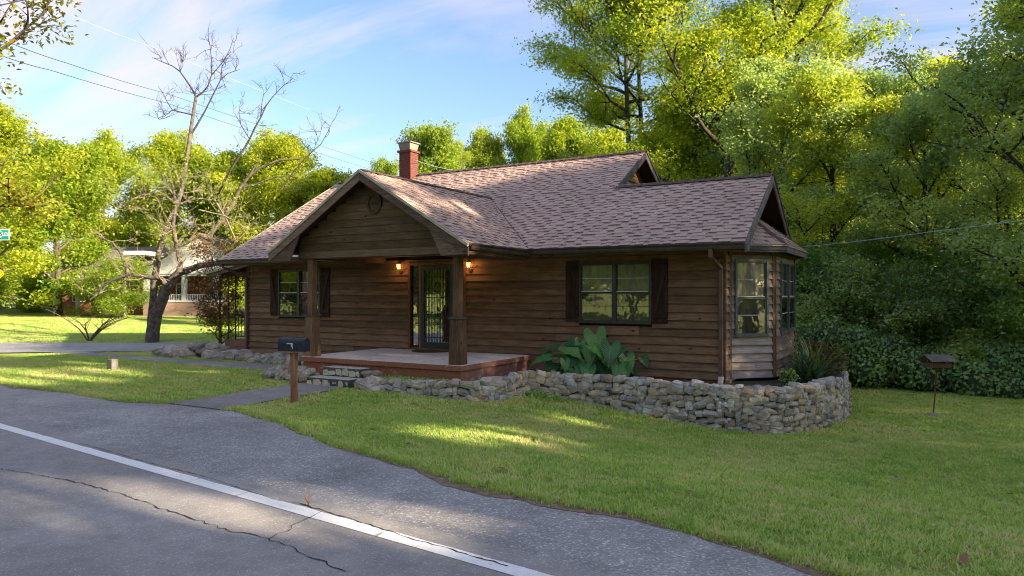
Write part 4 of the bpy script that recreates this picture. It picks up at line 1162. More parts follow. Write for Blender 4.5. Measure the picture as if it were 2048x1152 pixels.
for i in range(9):
    xx = sx0 + 0.55 + i * 0.14
    mb = MB(); mb.tube([(xx, sy0 + 0.06, z(-1.30)), (xx, sy0 + 0.06, z(-0.66))], 0.009, 4); mb.build('baluster', MT['iron'], rl)
mb = MB()
mb.prism([(sx0 - 0.5, sy0 - 0.25, z(0.60)), (XL, sy0 - 0.25, z(1.02)), (XL, sy0 - 0.25, z(1.08)), (sx0 - 0.5, sy0 - 0.25, z(0.66))], (0, 3.3, 0)); sr = mb.build('side_porch_roof', MT['ridgecap'], house)
mb = MB(); mb.prism([(sx0 - 0.5, sy0 - 0.28, z(0.50)), (XL, sy0 - 0.28, z(0.90)), (XL, sy0 - 0.28, z(1.03)), (sx0 - 0.5, sy0 - 0.28, z(0.62))], (0, 0.028, 0)); mb.build('bargeboard', MT['barge'], sr)
mb = MB(); mb.prism([(sx0 - 0.5, sy0 - 0.31, z(0.61)), (XL, sy0 - 0.31, z(1.02)), (XL, sy0 - 0.31, z(1.07)), (sx0 - 0.5, sy0 - 0.31, z(0.66))], (0, 0.028, 0)); mb.build('drip_edge', MT['drip'], sr)
mb = MB(); mb.box(sx0 + 0.02, XL, sy0, sy0 + 0.1, z(0.56), z(0.68)); mb.build('porch_beam', MT['beam'], house)

# ------------------------------------------------------------------ stones
def stone_mesh(seed, round_=0.42, jit=0.13):
    rr = random.Random(seed); mb = MB(); idx = {}
    for i in range(3):
        for j in range(3):
            for k in range(3):
                if (i, j, k) == (1, 1, 1): continue
                p = Vector((i - 1, j - 1, k - 1)); s = p.normalized()
                p = p * (1 - round_) + s * round_ * 1.15
                p += Vector((rr.uniform(-jit, jit), rr.uniform(-jit, jit), rr.uniform(-jit, jit)))
                idx[(i, j, k)] = len(mb.v); mb.v.append(tuple(p * 0.5))
    for ax in range(3):
        for sd in (0, 2):
            for a in range(2):
                for b in range(2):
                    q = []
                    for (da, db) in ((0, 0), (1, 0), (1, 1), (0, 1)):
                        c = [0, 0, 0]; c[ax] = sd; o1, o2 = [x for x in range(3) if x != ax]; c[o1] = a + da; c[o2] = b + db
                        q.append(idx[tuple(c)])
                    flip = (sd == 0) != (ax == 1)
                    mb.f.append(tuple(q[::-1] if flip else q)); mb.m.append(0)
    return mb.rawmesh('stone', MT['stone'])
STONES = [stone_mesh(i, R.uniform(0.45, 0.75), 0.15) for i in range(14)]
def join_pieces(name, items, parent, mats, wl0=(0, 0, 0)):
    """items: (mesh, loc, euler, scale, tint) joined to one stuff part"""
    mb = MB(); att = []
    from mathutils import Euler
    for me, loc, rot, sc, tn in items:
        M = Matrix.Translation(loc) @ Euler(rot).to_matrix().to_4x4() @ Matrix.Diagonal((*sc, 1))
        mb.add([M @ v.co for v in me.vertices], [tuple(p.vertices) for p in me.polygons]); att += [tn] * len(me.polygons)
    me = mb.rawmesh(name, mats, wl0); a = me.attributes.new('tint', 'FLOAT', 'FACE'); a.data.foreach_set('value', att)
    o = bpy.data.objects.new(name, me); reg(o, wl0, parent); o['kind'] = 'stuff'
    return o

swall = empty('stone_wall', (-4.5, -1.4, 0), 'long low dry grey fieldstone wall curving in front of the house round the bay', 'stone wall')
# path points: x, y, base z, top z (world)
WP = [(-9.50, -3.50, 0.00, 0.20), (-8.8, -3.56, -0.02, 0.22), (-7.75, -3.52, -0.04, 0.24), (-7.12, -3.30, -0.06, 0.26), (-6.98, -2.5, -0.09, 0.27), (-6.92, -1.75, -0.12, 0.30), (-6.55, -1.42, -0.16, 0.30),
      (-5.6, -1.36, -0.26, 0.26), (-4.4, -1.34, -0.40, 0.26), (-3.3, -1.32, -0.49, 0.235), (-2.62, -1.26, -0.56, 0.225), (-2.20, -1.05, -0.60, 0.21), (-1.85, -0.55, -0.62, 0.205),
      (-1.60, 0.25, -0.64, 0.24), (-1.48, 1.2, -0.66, 0.27), (-1.45, 2.2, -0.68, 0.25), (-1.6, 3.4, -0.68, 0.22)]
def wall_sample():
    P = []
    acc = 0
    for a, b in zip(WP, WP[1:]):
        L = sqrt((b[0] - a[0]) ** 2 + (b[1] - a[1]) ** 2); P.append((acc, L, a, b)); acc += L
    return P, acc
WPs, WLEN = wall_sample()
def wat(s):
    for acc, L, a, b in WPs:
        if s <= acc + L or acc + L >= WLEN - 1e-6:
            t = (s - acc) / L; q = [a[i] + (b[i] - a[i]) * t for i in range(4)]
            # smoothed tangent
            return q, atan2(b[1] - a[1], b[0] - a[0])
core = MB()
ss = list(np.arange(0, WLEN, 0.25)) + [WLEN]
for s in ss:
    (x, y, zb, zt), an = wat(s); n = Vector((sin(an), -cos(an)))
    for (dd, zz) in ((0.03, zb - 0.15), (0.0, zt - 0.06), (-0.26, zt - 0.06), (-0.29, zb - 0.15)):
        core.v.append((x + n.x * dd, y + n.y * dd, zz))
for i in range(len(ss) - 1):
    for k in range(3):
        a = i * 4 + k; core.f.append((a, a + 4, a + 5, a + 1)); core.m.append(0)
core.build('wall_core', MT['wallmortar'], swall)
items = []
rr = random.Random(77)
s = 0.0
def ang_s(s):
    a = wat(max(0, s - 0.15))[1]; b = wat(min(WLEN, s + 0.15))[1]
    return atan2(sin(a) + sin(b), cos(a) + cos(b))
# columns of rows: walk each row separately
NR = 8
for row in range(NR):
    s = rr.uniform(-0.1, 0)
    while s < WLEN:
        (x, y, zb, zt), an = wat(min(max(s, 0), WLEN)); h = zt - zb + 0.08
        nrow = max(2, int(round(h / 0.115)))
        w = rr.uniform(0.09, 0.16) if rr.random() < 0.5 else rr.uniform(0.16, 0.28)
        if row < nrow:
            sm = min(max(s + w / 2, 0), WLEN); (x, y, zb, zt), _ = wat(sm); an = ang_s(sm); n = Vector((sin(an), -cos(an)))
            rh = h / nrow; zc = zb - 0.05 + rh * (row + 0.5) + 0.03 * sin(s * 3.1 + row * 0.7) + rr.uniform(-0.03, 0.03)
            hh = rh * rr.uniform(0.95, 1.55); d = rr.uniform(0.16, 0.24); off = 0.015 + 0.05 * (1 - row / nrow) + rr.uniform(-0.015, 0.03)
            items.append((rr.randrange(14), (x + n.x * (off - d / 2 + 0.03), y + n.y * (off - d / 2 + 0.03), zc), (rr.uniform(-0.2, 0.2), rr.uniform(-0.32, 0.32), an + rr.uniform(-0.2, 0.2)), (w * 1.1, d, hh)))
            if row == nrow - 1:   # cap stones across the top and at the back
                items.append((rr.randrange(14), (x - n.x * 0.12, y - n.y * 0.12, zt - 0.03 + rr.uniform(-0.02, 0.03)), (rr.uniform(-0.2, 0.2), rr.uniform(-0.2, 0.2), an + rr.uniform(-0.4, 0.4)), (w * 1.1, rr.uniform(0.18, 0.3), rr.uniform(0.07, 0.13))))
        s += w * 0.98
items.sort(key=lambda t: (Vector(t[1]) - CAM).length)
for (k, loc, rot, sc) in items[:300]: piece('stone', STONES[k], loc, swall, rot, sc)
join_pieces('stone_courses', [(STONES[k], Vector(loc), rot, sc, rr.random()) for (k, loc, rot, sc) in items[300:]], swall, MT['stone'])
# pale lime mortar smeared down the corner of the wall and the far end
for (s0, s1, seed) in ((WLEN - 5.72, WLEN - 5.42, 1), (WLEN - 2.75, WLEN - 2.35, 2), (WLEN - 2.1, WLEN - 1.5, 3)):
    rr2 = random.Random(seed); it = []
    for q in range(22):
        s = rr2.uniform(s0, s1); (x, y, zb, zt), an = wat(s); n = Vector((sin(an), -cos(an))); f = rr2.random()
        it.append((STONES[q % 14], Vector((x + n.x * 0.055, y + n.y * 0.055, zb + (zt - zb) * f)), (rr2.uniform(-.3, .3), rr2.uniform(-.3, .3), an), (rr2.uniform(0.04, 0.12), 0.08, rr2.uniform(0.05, 0.12)), 0.5))
    join_pieces('mortar_smear', it, swall, MT['lime'])

# rubble beds left of the steps and along the house: every rock an own part
def rockbed(name, label, spots, seed, rocks, sz=(0.14, 0.32), base=None):
    rr = random.Random(seed)
    p0 = spots[0]; t = empty(name, (p0[0], p0[1], G(p0[0], p0[1])), label, 'rock border')
    lst = []
    for i in range(rocks):
        k = rr.random() * (len(spots) - 1); a = spots[int(k)]; b = spots[min(int(k) + 1, len(spots) - 1)]; f = k - int(k)
        x = a[0] + (b[0] - a[0]) * f + rr.uniform(-1, 1) * (a[2] + (b[2] - a[2]) * f); y = a[1] + (b[1] - a[1]) * f + rr.uniform(-1, 1) * (a[3] + (b[3] - a[3]) * f)
        hh = a[4] + (b[4] - a[4]) * f
        w = rr.uniform(*sz); h = w * rr.uniform(0.5, 0.8)
        e = max(abs((x - a[0] - (b[0] - a[0]) * f)) / max(a[2], .01) * 0, abs(y - a[1] - (b[1] - a[1]) * f) / max(a[3], .01))
        zz = G(x, y) + h * 0.3 + hh * rr.random() * (1 - 0.8 * e)
        piece('rock', STONES[rr.randrange(14)], (x, y, zz), t, (rr.uniform(-.4, .4), rr.uniform(-.4, .4), rr.uniform(0, 6.2)), (w * rr.uniform(1, 1.3), w, h))
    return t
rockbed('rock_pile', 'heap of grey field rocks between mailbox post and the painted front steps', [(-12.75, -2.75, 0.25, 0.35, 0.12), (-12.2, -2.95, 0.3, 0.35, 0.22), (-11.42, -3.2, 0.16, 0.3, 0.2)], 5, 120, (0.11, 0.24))
rockbed('rock_border', 'strip of loose grey rocks along the left foot of the house beside the path', [(-17.6, -0.6, 0.3, 0.45, 0.12), (-15.5, -0.55, 0.5, 0.4, 0.08), (-13.2, -0.65, 0.5, 0.4, 0.10)], 6, 150, (0.14, 0.34))
rockbed('rock_border', 'low mound of big rocks below the russet shrub near the side stoop', [(-19.9, -0.7, 0.4, 0.5, 0.18), (-18.6, -0.5, 0.6, 0.5, 0.22)], 8, 70, (0.2, 0.45))
rockbed('rock_pile', 'few large tumbled rocks on the right flank of the front steps', [(-9.55, -3.55, 0.14, 0.12, 0.05), (-9.3, -3.4, 0.2, 0.22, 0.12)], 9, 16, (0.16, 0.30))

# steps with cream painted facing stones
def step(x0, x1, y0, y1, z0, z1, seed, flat):
    rr = random.Random(seed); mb = MB(); mb.box(x0, x1, y0, y1, z0, z1)
    st = mb.build('porch_step', [MT['wallmortar'], MT['lime']], house, bevel=0.01)
    for p in st.data.polygons:
        if p.normal.z > 0.5: p.material_index = 1
    x = x0 + 0.01
    while x < x1 - 0.05:
        w = rr.uniform(0.13, 0.26); w = min(w, x1 - x - 0.01)
        if rr.random() < flat:
            h = (z1 - z0 - 0.03) * rr.uniform(0.6, 0.95); zb = z0 + 0.015 + rr.uniform(0, 0.02); j = lambda: rr.uniform(-0.02, 0.02)
            mb = MB(); mb.prism([(x + 0.01, y0 - 0.001, zb + j() + .01), (x + w - 0.01, y0 - 0.001, zb + j() + .01), (x + w - 0.012 + j(), y0 - 0.001, zb + h * .6), (x + w * .6 + j(), y0 - 0.001, zb + h + j() * .3), (x + 0.02 + j(), y0 - 0.001, zb + h - .01)], (0, -0.022, 0))
            mb.build('facing_stone', MT['creamstone'], st)
        else:
            for q in range(2):
                xx = x + w * rr.uniform(0.1, 0.6); zz = z0 + (z1 - z0) * rr.uniform(0.2, 0.7); s_ = rr.uniform(0.03, 0.05)
                mb = MB(); mb.prism([(xx, y0 - .001, zz), (xx + s_, y0 - .001, zz - .01), (xx + s_ * 1.3, y0 - .001, zz + s_ * .7), (xx + .01, y0 - .001, zz + s_ * .6)], (0, -0.014, 0)); mb.build('facing_stone', MT['creamstone'], st)
        x += w
    return st
step(-11.10, -9.95, -3.58, -3.19, -0.05, 0.185, 3, 0.62)
step(-11.02, -9.98, -3.20, -2.86, 0.18, 0.365, 4, 0.95)
# rocks closing the right side of the upper step
side = empty('rock_pile', (-9.7, -3.1, 0.1), 'small stack of dark rocks beside the upper porch step on its right', 'rock border')
for i in range(9):
    rr = random.Random(300 + i)
    piece('rock', STONES[i], (-9.80 + 0.11 * (i % 3), -3.16 + 0.04 * (i % 2), 0.12 + 0.085 * (i // 3)), side, (rr.uniform(-.2, .2), rr.uniform(-.2, .2), rr.uniform(-.3, .3)), (0.17, 0.26, 0.10))

# ------------------------------------------------------------------ small things
# mailbox
mp_ = gp(589, 806); mbx = empty('mailbox', mp_, 'black rounded metal mailbox with white flag on a leaning weathered wooden post', 'mailbox')
ma = radians(9)
def mrot(x, y, zz): return Vector((mp_.x + x * cos(ma) - y * sin(ma), mp_.y + x * sin(ma) + y * cos(ma), zz))
zt = at(589, 705, (mp_ - CAM).length * 0.957).z
zt = HC - (706 - 588) * 12.35 / 1434
mb = MB(); a = 0.047
mb.hexa([mrot(x * a, y * a, mp_.z - 0.1) for x, y in ((-1, -1), (1, -1), (1, 1), (-1, 1))] + [mrot(x * a - 0.01, y * a, zt) for x, y in ((-1, -1), (1, -1), (1, 1), (-1, 1))])
mb.build('post', MT['mailpost'], mbx, bevel=0.004)
mb = MB(); mb.hexa([mrot(x * .22 + .03, y * 0.09, zt + 0.001) for x, y in ((-1, -1), (1, -1), (1, 1), (-1, 1))] + [mrot(x * .22 + .03, y * 0.09, zt + 0.022) for x, y in ((-1, -1), (1, -1), (1, 1), (-1, 1))]); mb.build('support_board', MT['mailpost'], mbx)
def mprofile(w, h, y0=0.0):
    pts = [(-w, 0), (w, 0)]
    for k in range(9):
        t = pi * k / 8; pts.append((w * cos(t), h - w + w * sin(t)))
    return pts
zb_ = zt + 0.024
prof = mprofile(0.088, 0.235)
mb = MB()
outer = [mrot(-0.27, p, zb_ + q) for p, q in prof]; back = [mrot(0.265, p, zb_ + q) for p, q in prof]
n_ = len(prof); mb.add(outer + back, [(i, (i + 1) % n_, n_ + (i + 1) % n_, n_ + i) for i in range(n_)] + [tuple(range(n_, 2 * n_))])
box = mb.build('box', MT['mail'], mbx, smooth=False)
mb = MB(); pin = [mrot(-0.2695, p * .9, zb_ + 0.008 + q * .9) for p, q in prof]; mb.add(pin, [tuple(range(n_))]); mb.add([mrot(-0.268, p * .97, zb_ + 0.002 + q * .97) for p, q in prof], [tuple(range(n_))]); mb.build('door', MT['mailin'], mbx)
mb = MB(); mb.tube([mrot(-0.272, p, zb_ + q) for p, q in prof + [prof[0]]], 0.006, 5); mb.build('rim', MT['mail'], mbx)
mb = MB()
mb.hexa([mrot(x, -0.092 + y, zb_ + q) for q in (0.125, 0.145) for x, y in ((-0.09, -0.006), (0.035, -0.006), (0.035, 0), (-0.09, 0))])
mb.hexa([mrot(x, -0.0925 + y, zb_ + q) for q in (0.075, 0.126) for x, y in ((0.0, -0.006), (0.036, -0.006), (0.036, 0), (0.0, 0))])
mb.hexa([mrot(x, -0.0925 + y, zb_ + q) for q in (0.045, 0.074) for x, y in ((0.022, -0.006), (0.040, -0.006), (0.040, 0), (0.022, 0))])
mb.build('flag', MT['white'], mbx)

# low concrete marker post on the left lawn
p = gp(225, 740); mb = MB(); w = 0.11
mb.hexa([(p.x + x * w, p.y + y * w, p.z - 0.1) for x, y in ((-1, -.8), (1, -.8), (1, .8), (-1, .8))] + [(p.x + x * w * .92, p.y + y * w * .92, p.z + 0.27) for x, y in ((-1, -.8), (1, -.8), (1, .8), (-1, .8))])
o = mb.build('marker_post', MT['concrete_grey'], None, bevel=0.012); tag(o, 'short square concrete marker block standing on the left lawn', 'marker post')
# door mat
mb = MB(); pts = [(-10.36 + 0.52 * cos(t), -0.12 - 0.62 * sin(t), PZ + 0.001) for t in np.linspace(0, pi, 18)]; mb.prism(pts[::-1], (0, 0, 0.014))
o = mb.build('door_mat', MT['mat'], None); tag(o, 'half round brown doormat lying before the front door', 'doormat')

# bird feeder on a thin pole
bp_ = gp(1866, 833); bf = empty('bird_feeder', bp_, 'small wooden roofed bird feeder on a thin rusty pole in a round concrete foot', 'bird feeder')
dd = (Vector((bp_.x, bp_.y)) - Vector((CAM.x, CAM.y))).dot(Vector((-0.5, 0.866)))
hz = lambda py: HC + (588 - py) * dd / 1434
rt = Vector((0.866, 0.5, 0)); fw_ = Vector((-0.5, 0.866, 0))
mb = MB(); mb.lathe(bp_ + Vector((0, 0, -0.03)), [(0.155, 0), (0.155, 0.05), (0.11, 0.085), (0.03, 0.10)], 14); mb.build('foot', MT['concrete_grey'], bf)
top = bp_ + rt * 0.075; top.z = hz(738)
mb = MB(); mb.tube([bp_, bp_.lerp(top, 0.5) + rt * 0.008, top], 0.014, 6); mb.build('pole', plain('rusty_pole', (0.16, 0.085, 0.05), 0.8, var=0.4), bf)
c = top.copy(); ca = radians(38); bx = Vector((cos(ca), sin(ca), 0)); by = Vector((-sin(ca), cos(ca), 0))
def bb(x0, x1, y0, y1, z0, z1, m, name):
    mb = MB(); mb.hexa([c + bx * x + by * y + Vector((0, 0, zz)) for zz in (z0, z1) for x, y in ((x0, y0), (x1, y0), (x1, y1), (x0, y1))]); mb.build(name, m, bf)
bb(-.06, .06, -.06, .06, -0.02, 0.04, MT['rubble_wood'], 'bracket')
bb(-.20, .20, -.15, .15, 0.04, 0.07, MT['greybarge'], 'tray')
for (a, b, d, e) in ((-.20, .20, -.165, -.15), (-.20, .20, .15, .165), (-.215, -.2, -.15, .15), (.2, .215, -.15, .15)): bb(a, b, d, e, 0.05, 0.135, MT['rubble_wood'], 'tray_side')
for sx in (-1, 1): bb(sx * .17 - .012, sx * .17 + .012, -.02, .02, 0.07, 0.245, MT['rubble_wood'], 'upright')
for sy in (-1, 1):
    mb = MB(); mb.prism([c + bx * x + by * y + Vector((0, 0, zz)) for x, y, zz in ((-.29, 0, .285), (.29, 0, .285), (.29, sy * .24, .165), (-.29, sy * .24, .165))], (0, 0, 0.014)); mb.build('roof_panel', MT['greybarge'], bf)

# street sign and warning sign just inside the left edge of the view
def signpost(px, d, label, cat):
    b = on_ground(px, d); return empty('road_sign', b, label, cat), b
signgreen = plain('sign_green', (0.01, 0.28, 0.20), 0.4, var=0.05, bump=0)
signwhite = plain('sign_white', (0.75, 0.75, 0.75), 0.4, var=0.05, bump=0)
signyel = plain('sign_yellow', (0.85, 0.55, 0.01), 0.4, var=0.05, bump=0); signblk = plain('sign_black', (0.03, 0.025, 0.02), 0.5, bump=0)
galv = plain('galvanised_post', (0.3, 0.3, 0.3), 0.5, metal=0.5, bump=0.02)
s1, b1 = signpost(-40, 15.5, 'green street name sign with white border and letters at the left edge', 'street sign')
mb = MB(); mb.tube([b1, b1 + Vector((0, 0, 3.4))], 0.03, 8); mb.build('post', galv, s1)
D = 15.5; H_ = lambda py: HC + (588 - py) * D / 1434
PXY = lambda px: Vector((*ray(px, D), 0))
def vplate(px0, px1, py0, py1, th, m, name, par, off=0.0, D_=15.5):
    a = ray(px0, D_); b = ray(px1, D_); n = Vector((0.5, -0.866, 0)); zz = lambda py: HC + (588 - py) * D_ / 1434
    P = [Vector((a.x, a.y, zz(py1))) + n * off, Vector((b.x, b.y, zz(py1))) + n * off, Vector((b.x, b.y, zz(py0))) + n * off, Vector((a.x, a.y, zz(py0))) + n * off]
    mb = MB(); mb.prism(P, n * th); return mb.build(name, m, par)
vplate(-80, 19.0, 458, 480.5, 0.004, signwhite, 'plate', s1); vplate(-78.5, 17.6, 459.6, 479, 0.002, signgreen, 'plate_face', s1, 0.0045)
vplate(-6, 3.2, 461.5, 475, 0.002, signwhite, 'shield', s1, 0.0070)
def sign_text(txt, px, py, size, m, par, D_, off):
    cu = bpy.data.curves.new('sign_letters', 'FONT'); cu.body = txt; cu.size = size; cu.extrude = 0.0008; cu.offset = 0.002
    tmp = bpy.data.objects.new('tmp_text', cu); COL.objects.link(tmp); bpy.context.view_layer.update()
    me = bpy.data.meshes.new_from_object(tmp.evaluated_get(bpy.context.evaluated_depsgraph_get())); bpy.data.objects.remove(tmp)
    me.materials.clear(); me.materials.append(m)
    o = bpy.data.objects.new('letters', me); a = ray(px, D_); reg(o, Vector((a.x, a.y, HC + (588 - py) * D_ / 1434)) + Vector((0.5, -0.866, 0)) * off, par); o.rotation_euler = (pi / 2, 0, radians(30))
    return o
try:
    sign_text('B', -3.6, 472.5, 0.15, signblk, s1, 15.5, 0.0100); sign_text('LDR', 3.9, 472, 0.11, signwhite, s1, 15.5, 0.0075)
    sign_text('HIGH B', -74, 474, 0.15, signwhite, s1, 15.5, 0.0075) if False else None
except Exception as e: print('text', e)
s2, b2 = signpost(-33, 21, 'yellow diamond warning sign, only its right corner in view at the left edge', 'road sign')
mb = MB(); mb.tube([b2, b2 + Vector((0, 0, 2.9))], 0.03, 8); mb.build('post', galv, s2)
def diamond(r, off, th, m, name):
    c = ray(-30, 21); n = Vector((0.5, -0.866, 0)); zc = HC + (588 - 548) * 21 / 1434
    mb = MB(); mb.prism([Vector((c.x, c.y, zc)) + n * off + Vector((0.866 * a, 0.5 * a, b)) for a, b in ((0, -r), (r, 0), (0, r), (-r, 0))], n * th); mb.build(name, m, s2)
diamond(0.60, 0.035, 0.004, signyel, 'plate'); diamond(0.565, 0.0395, 0.001, signblk, 'border'); diamond(0.545, 0.041, 0.001, signyel, 'plate_face')

# overhead lines
def line(name, label, pts, r, m, sag=0.3):
    P = [Vector(p) for p in pts]; Q = []
    for a, b in zip(P, P[1:]):
        for k in range(12):
            t = k / 12; q = a.lerp(b, t); q.z -= 4 * sag * t * (1 - t); Q.append(q)
    Q.append(P[-1]); mb = MB(); mb.tube(Q, r, 5); o = mb.build(name, m, None, smooth=True); tag(o, label, 'cable')
line('overhead_cable', 'dark overhead cable crossing the top left corner of the sky', [at(-60, 24, 14), at(70, -5, 17), at(200, -40, 20)], 0.014, MT['wire'], 0.0)
line('overhead_cable', 'upper of two thin dark wires running down to the bare tree', [at(-40, 60, 18), at(130, 125, 26), at(330, 186, 40), at(760, 330, 75)], 0.012, MT['wire'], 0.05)
line('overhead_cable', 'lower of two thin dark wires running down to the bare tree', [at(-40, 95, 18), at(100, 140, 26), at(330, 205, 40), at(760, 345, 75)], 0.012, MT['wire'], 0.05)
line('overhead_cable', 'thin pale wire high above the two dark wires', [at(60, -5, 18), at(300, 92, 30), at(700, 250, 60)], 0.005, MT['wirewhite'], 0.05)
line('service_cable', 'grey blue service cable from the bay eave across the dark woods', [at(1606, 494, 17.2), at(1860, 464, 15.5), at(2300, 405, 13.5)], 0.011, MT['wireblue'], 0.02)
line('service_cable', 'pale thin cable running from the brick chimney behind the roof ridge', [at(833, 321, 22.6), at(920, 342, 27), at(1010, 352, 34)], 0.008, MT['wireblue'], 0.05)

# ------------------------------------------------------------------ leaves and trees
def leaf_mesh(name, cen, size, mats, seed, tints=None, flat=0.5, aspect=0.55, out=None, extra=None):
    """many small folded leaves as one mesh; cen (N,3)"""
    rg = np.random.default_rng(seed); n = len(cen)
    if out is None:
        nrm = rg.normal(size=(n, 3)); nrm[:, 2] = np.abs(nrm[:, 2]) + flat
    else: nrm = out + rg.normal(size=(n, 3)) * 0.45
    nrm /= np.linalg.norm(nrm, axis=1)[:, None]
    d = rg.normal(size=(n, 3)); d -= (d * nrm).sum(1)[:, None] * nrm; d /= np.linalg.norm(d, axis=1)[:, None]
    w = np.cross(nrm, d); s = size * rg.uniform(0.6, 1.3, n)[:, None]
    v = np.empty((n, 4, 3)); v[:, 0] = cen - d * s * .5; v[:, 1] = cen + w * s * aspect * .5 + nrm * s * .12 - d * s * .06; v[:, 2] = cen + d * s * .55 - nrm * s * .08; v[:, 3] = cen - w * s * aspect * .5 + nrm * s * .12 - d * s * .06
    V = v.reshape(-1, 3); nf = n
    ex_v = np.array(extra.v) if extra else np.zeros((0, 3))
    me = bpy.data.meshes.new(name)
    allv = np.concatenate([V, ex_v]); me.vertices.add(len(allv)); me.vertices.foreach_set('co', allv.astype(np.float32).ravel())
    loops = list(range(4 * n)); starts = np.arange(n) * 4; tot = [4] * n
    lv = np.arange(4 * n)
    if extra:
        el = np.concatenate([np.array(f) + 4 * n for f in extra.f]); et = np.array([len(f) for f in extra.f]); es = 4 * n + np.concatenate([[0], np.cumsum(et)[:-1]])
        lv = np.concatenate([lv, el]); starts = np.concatenate([starts, es]); nf = n + len(et)
    me.loops.add(len(lv)); me.loops.foreach_set('vertex_index', lv.astype(np.int32))
    me.polygons.add(nf); me.polygons.foreach_set('loop_start', starts.astype(np.int32))
    for mt in (mats if isinstance(mats, list) else [mats]): me.materials.append(mt)
    if extra: me.polygons.foreach_set('material_index', np.concatenate([np.zeros(n), np.ones(nf - n)]).astype(np.int32))
    if tints is None: tints = rg.uniform(0, 1, n)
    a = me.attributes.new('tint', 'FLOAT', 'POINT'); a.data.foreach_set('value', np.concatenate([np.repeat(tints, 4), np.zeros(len(ex_v))]).astype(np.float32))
    me.update(calc_edges=True); me.validate()
    return me

def grow(seed, height, clear, spread, lean=(0, 0), limbs=12, r0=None, droop=0.0, sub=5, twigs=4, crown=None, top=0.92):
    """returns wood MB and array of tip points (object space, base at origin)"""
    rr = random.Random(seed); mb = MB(); tips = []
    r0 = r0 or height * 0.018
    ph = rr.uniform(0, 6); T = []
    for i in range(9):
        t = i / 8; T.append(Vector((lean[0] * t ** 1.5 + 0.02 * height * sin(ph + t * 5) * t, lean[1] * t ** 1.5 + 0.02 * height * cos(ph * 2 + t * 4) * t, height * top * t)))
    T[0].z = -0.3
    mb.tube(T, [r0 * (1.25 if i == 0 else 1) * (1 - 0.85 * i / 8) + 0.01 for i in range(9)], 8)
    def tp(t):
        k = min(7, int(t * 8)); return T[k].lerp(T[k + 1], t * 8 - k)
    for i in range(limbs):
        t = clear + (1 - clear) * (i + 0.5) / limbs; base = tp(min(0.999, t)); rel = (t - clear) / (1 - clear)
        az = i * 2.4 + rr.uniform(-.5, .5) + ph; prof = (crown(rel) if crown else sqrt(max(0.05, 1 - (rel * 1.0) ** 2)) * (0.75 + 0.25 * min(1, rel * 4)))
        L = spread * prof * rr.uniform(0.55, 1.25) + height * .03; el = 0.15 + 1.05 * rel - droop * (1 - rel)
        d = Vector((cos(az) * cos(el), sin(az) * cos(el), sin(el))); P = [base]; n = 6
        for k in range(n):
            d = (d + Vector((rr.uniform(-.22, .22), rr.uniform(-.22, .22), rr.uniform(-.08, .2) - droop * .12))).normalized(); P.append(P[-1] + d * (L / n))
        rl = r0 * 0.42 * (1 - rel * 0.6); mb.tube(P, [rl * (1 - .8 * k / n) + .006 for k in range(n + 1)], 6, cap=False)
        tips.append(P[-1])
        for j in range(sub):
            f = 0.3 + 0.7 * (j + rr.random()) / sub; k = min(n - 1, int(f * n)); b = P[k].lerp(P[k + 1], f * n - k) if f < 1 else P[-1]
            dd = (P[min(n, k + 1)] - P[k]).normalized(); side = Vector((rr.uniform(-1, 1), rr.uniform(-1, 1), rr.uniform(-.35, .8))); dd = (dd * .55 + side * .8).normalized()
            l2 = L * 0.42 * rr.uniform(.6, 1.2) * (1.15 - f * .5); Q = [b]
            for q in range(4):
                dd = (dd + Vector((rr.uniform(-.25, .25), rr.uniform(-.25, .25), rr.uniform(-.12, .2)))).normalized(); Q.append(Q[-1] + dd * l2 / 4)
            mb.tube(Q, [rl * .42 * (1 - .8 * q / 4) + .004 for q in range(5)], 5, cap=False); tips += [Q[2], Q[4]]
            for q in range(twigs):
                b2 = Q[1 + q % 3].lerp(Q[2 + q % 3], rr.random()); d3 = (dd * .4 + Vector((rr.uniform(-1, 1), rr.uniform(-1, 1), rr.uniform(-.5, .7)))).normalized(); l3 = l2 * .45 * rr.uniform(.5, 1.1)
                e = b2 + d3 * l3; mb.tube([b2, b2.lerp(e, .5) + Vector((0, 0, .03)), e], [rl * .18 + .004, .006, .003], 4, cap=False); tips.append(e)
    return mb, np.array([tuple(p) for p in tips])
def crown_pts(tips, n, seed, sig, skip=0.12):
    rg = np.random.default_rng(seed); m = len(tips); keep = rg.random(m) > skip; tp = tips[keep]; m = len(tp)
    wgt = rg.uniform(.3, 1.7, m); wgt /= wgt.sum(); idx = rg.choice(m, n, p=wgt); ct = rg.uniform(0, 1, m)
    off = rg.normal(size=(n, 3)) * np.array([sig, sig, sig * .55]); off[:, 2] -= np.abs(rg.normal(size=n)) * sig * .15
    t = np.clip(ct[idx] * .6 + rg.uniform(0, .4, n), 0, 1)
    return tp[idx] + off, t
class Tree:
    def __init__(s, seed, height, clear, spread, nleaf, lsize, leafm, barkm, sig=None, skip=.12, **k):
        mb, tips = grow(seed, height, clear, spread, **k); s.h = height; s.tips = tips
        s.wood = mb.rawmesh('trunk', barkm, smooth=True); pts, t = crown_pts(tips, nleaf, seed, sig or spread * .075, skip)
        s.crown = leaf_mesh('crown', pts, lsize, leafm, seed + 1, t)
    def put(s, loc, scale, rz, label, cat='tree', group=None, name='leafy_tree', leafm=None):
        r = empty(name, loc, label, cat, group); r.rotation_euler.z = rz; r.scale = (scale,) * 3 if not hasattr(scale, '__len__') else scale
        for nm, me in (('trunk', s.wood), ('crown', s.crown)):
            o = bpy.data.objects.new(nm, me); COL.objects.link(o); o.parent = r
            if leafm is not None and nm == 'crown':
                o.material_slots[0].link = 'OBJECT'; o.material_slots[0].material = leafm
        return r
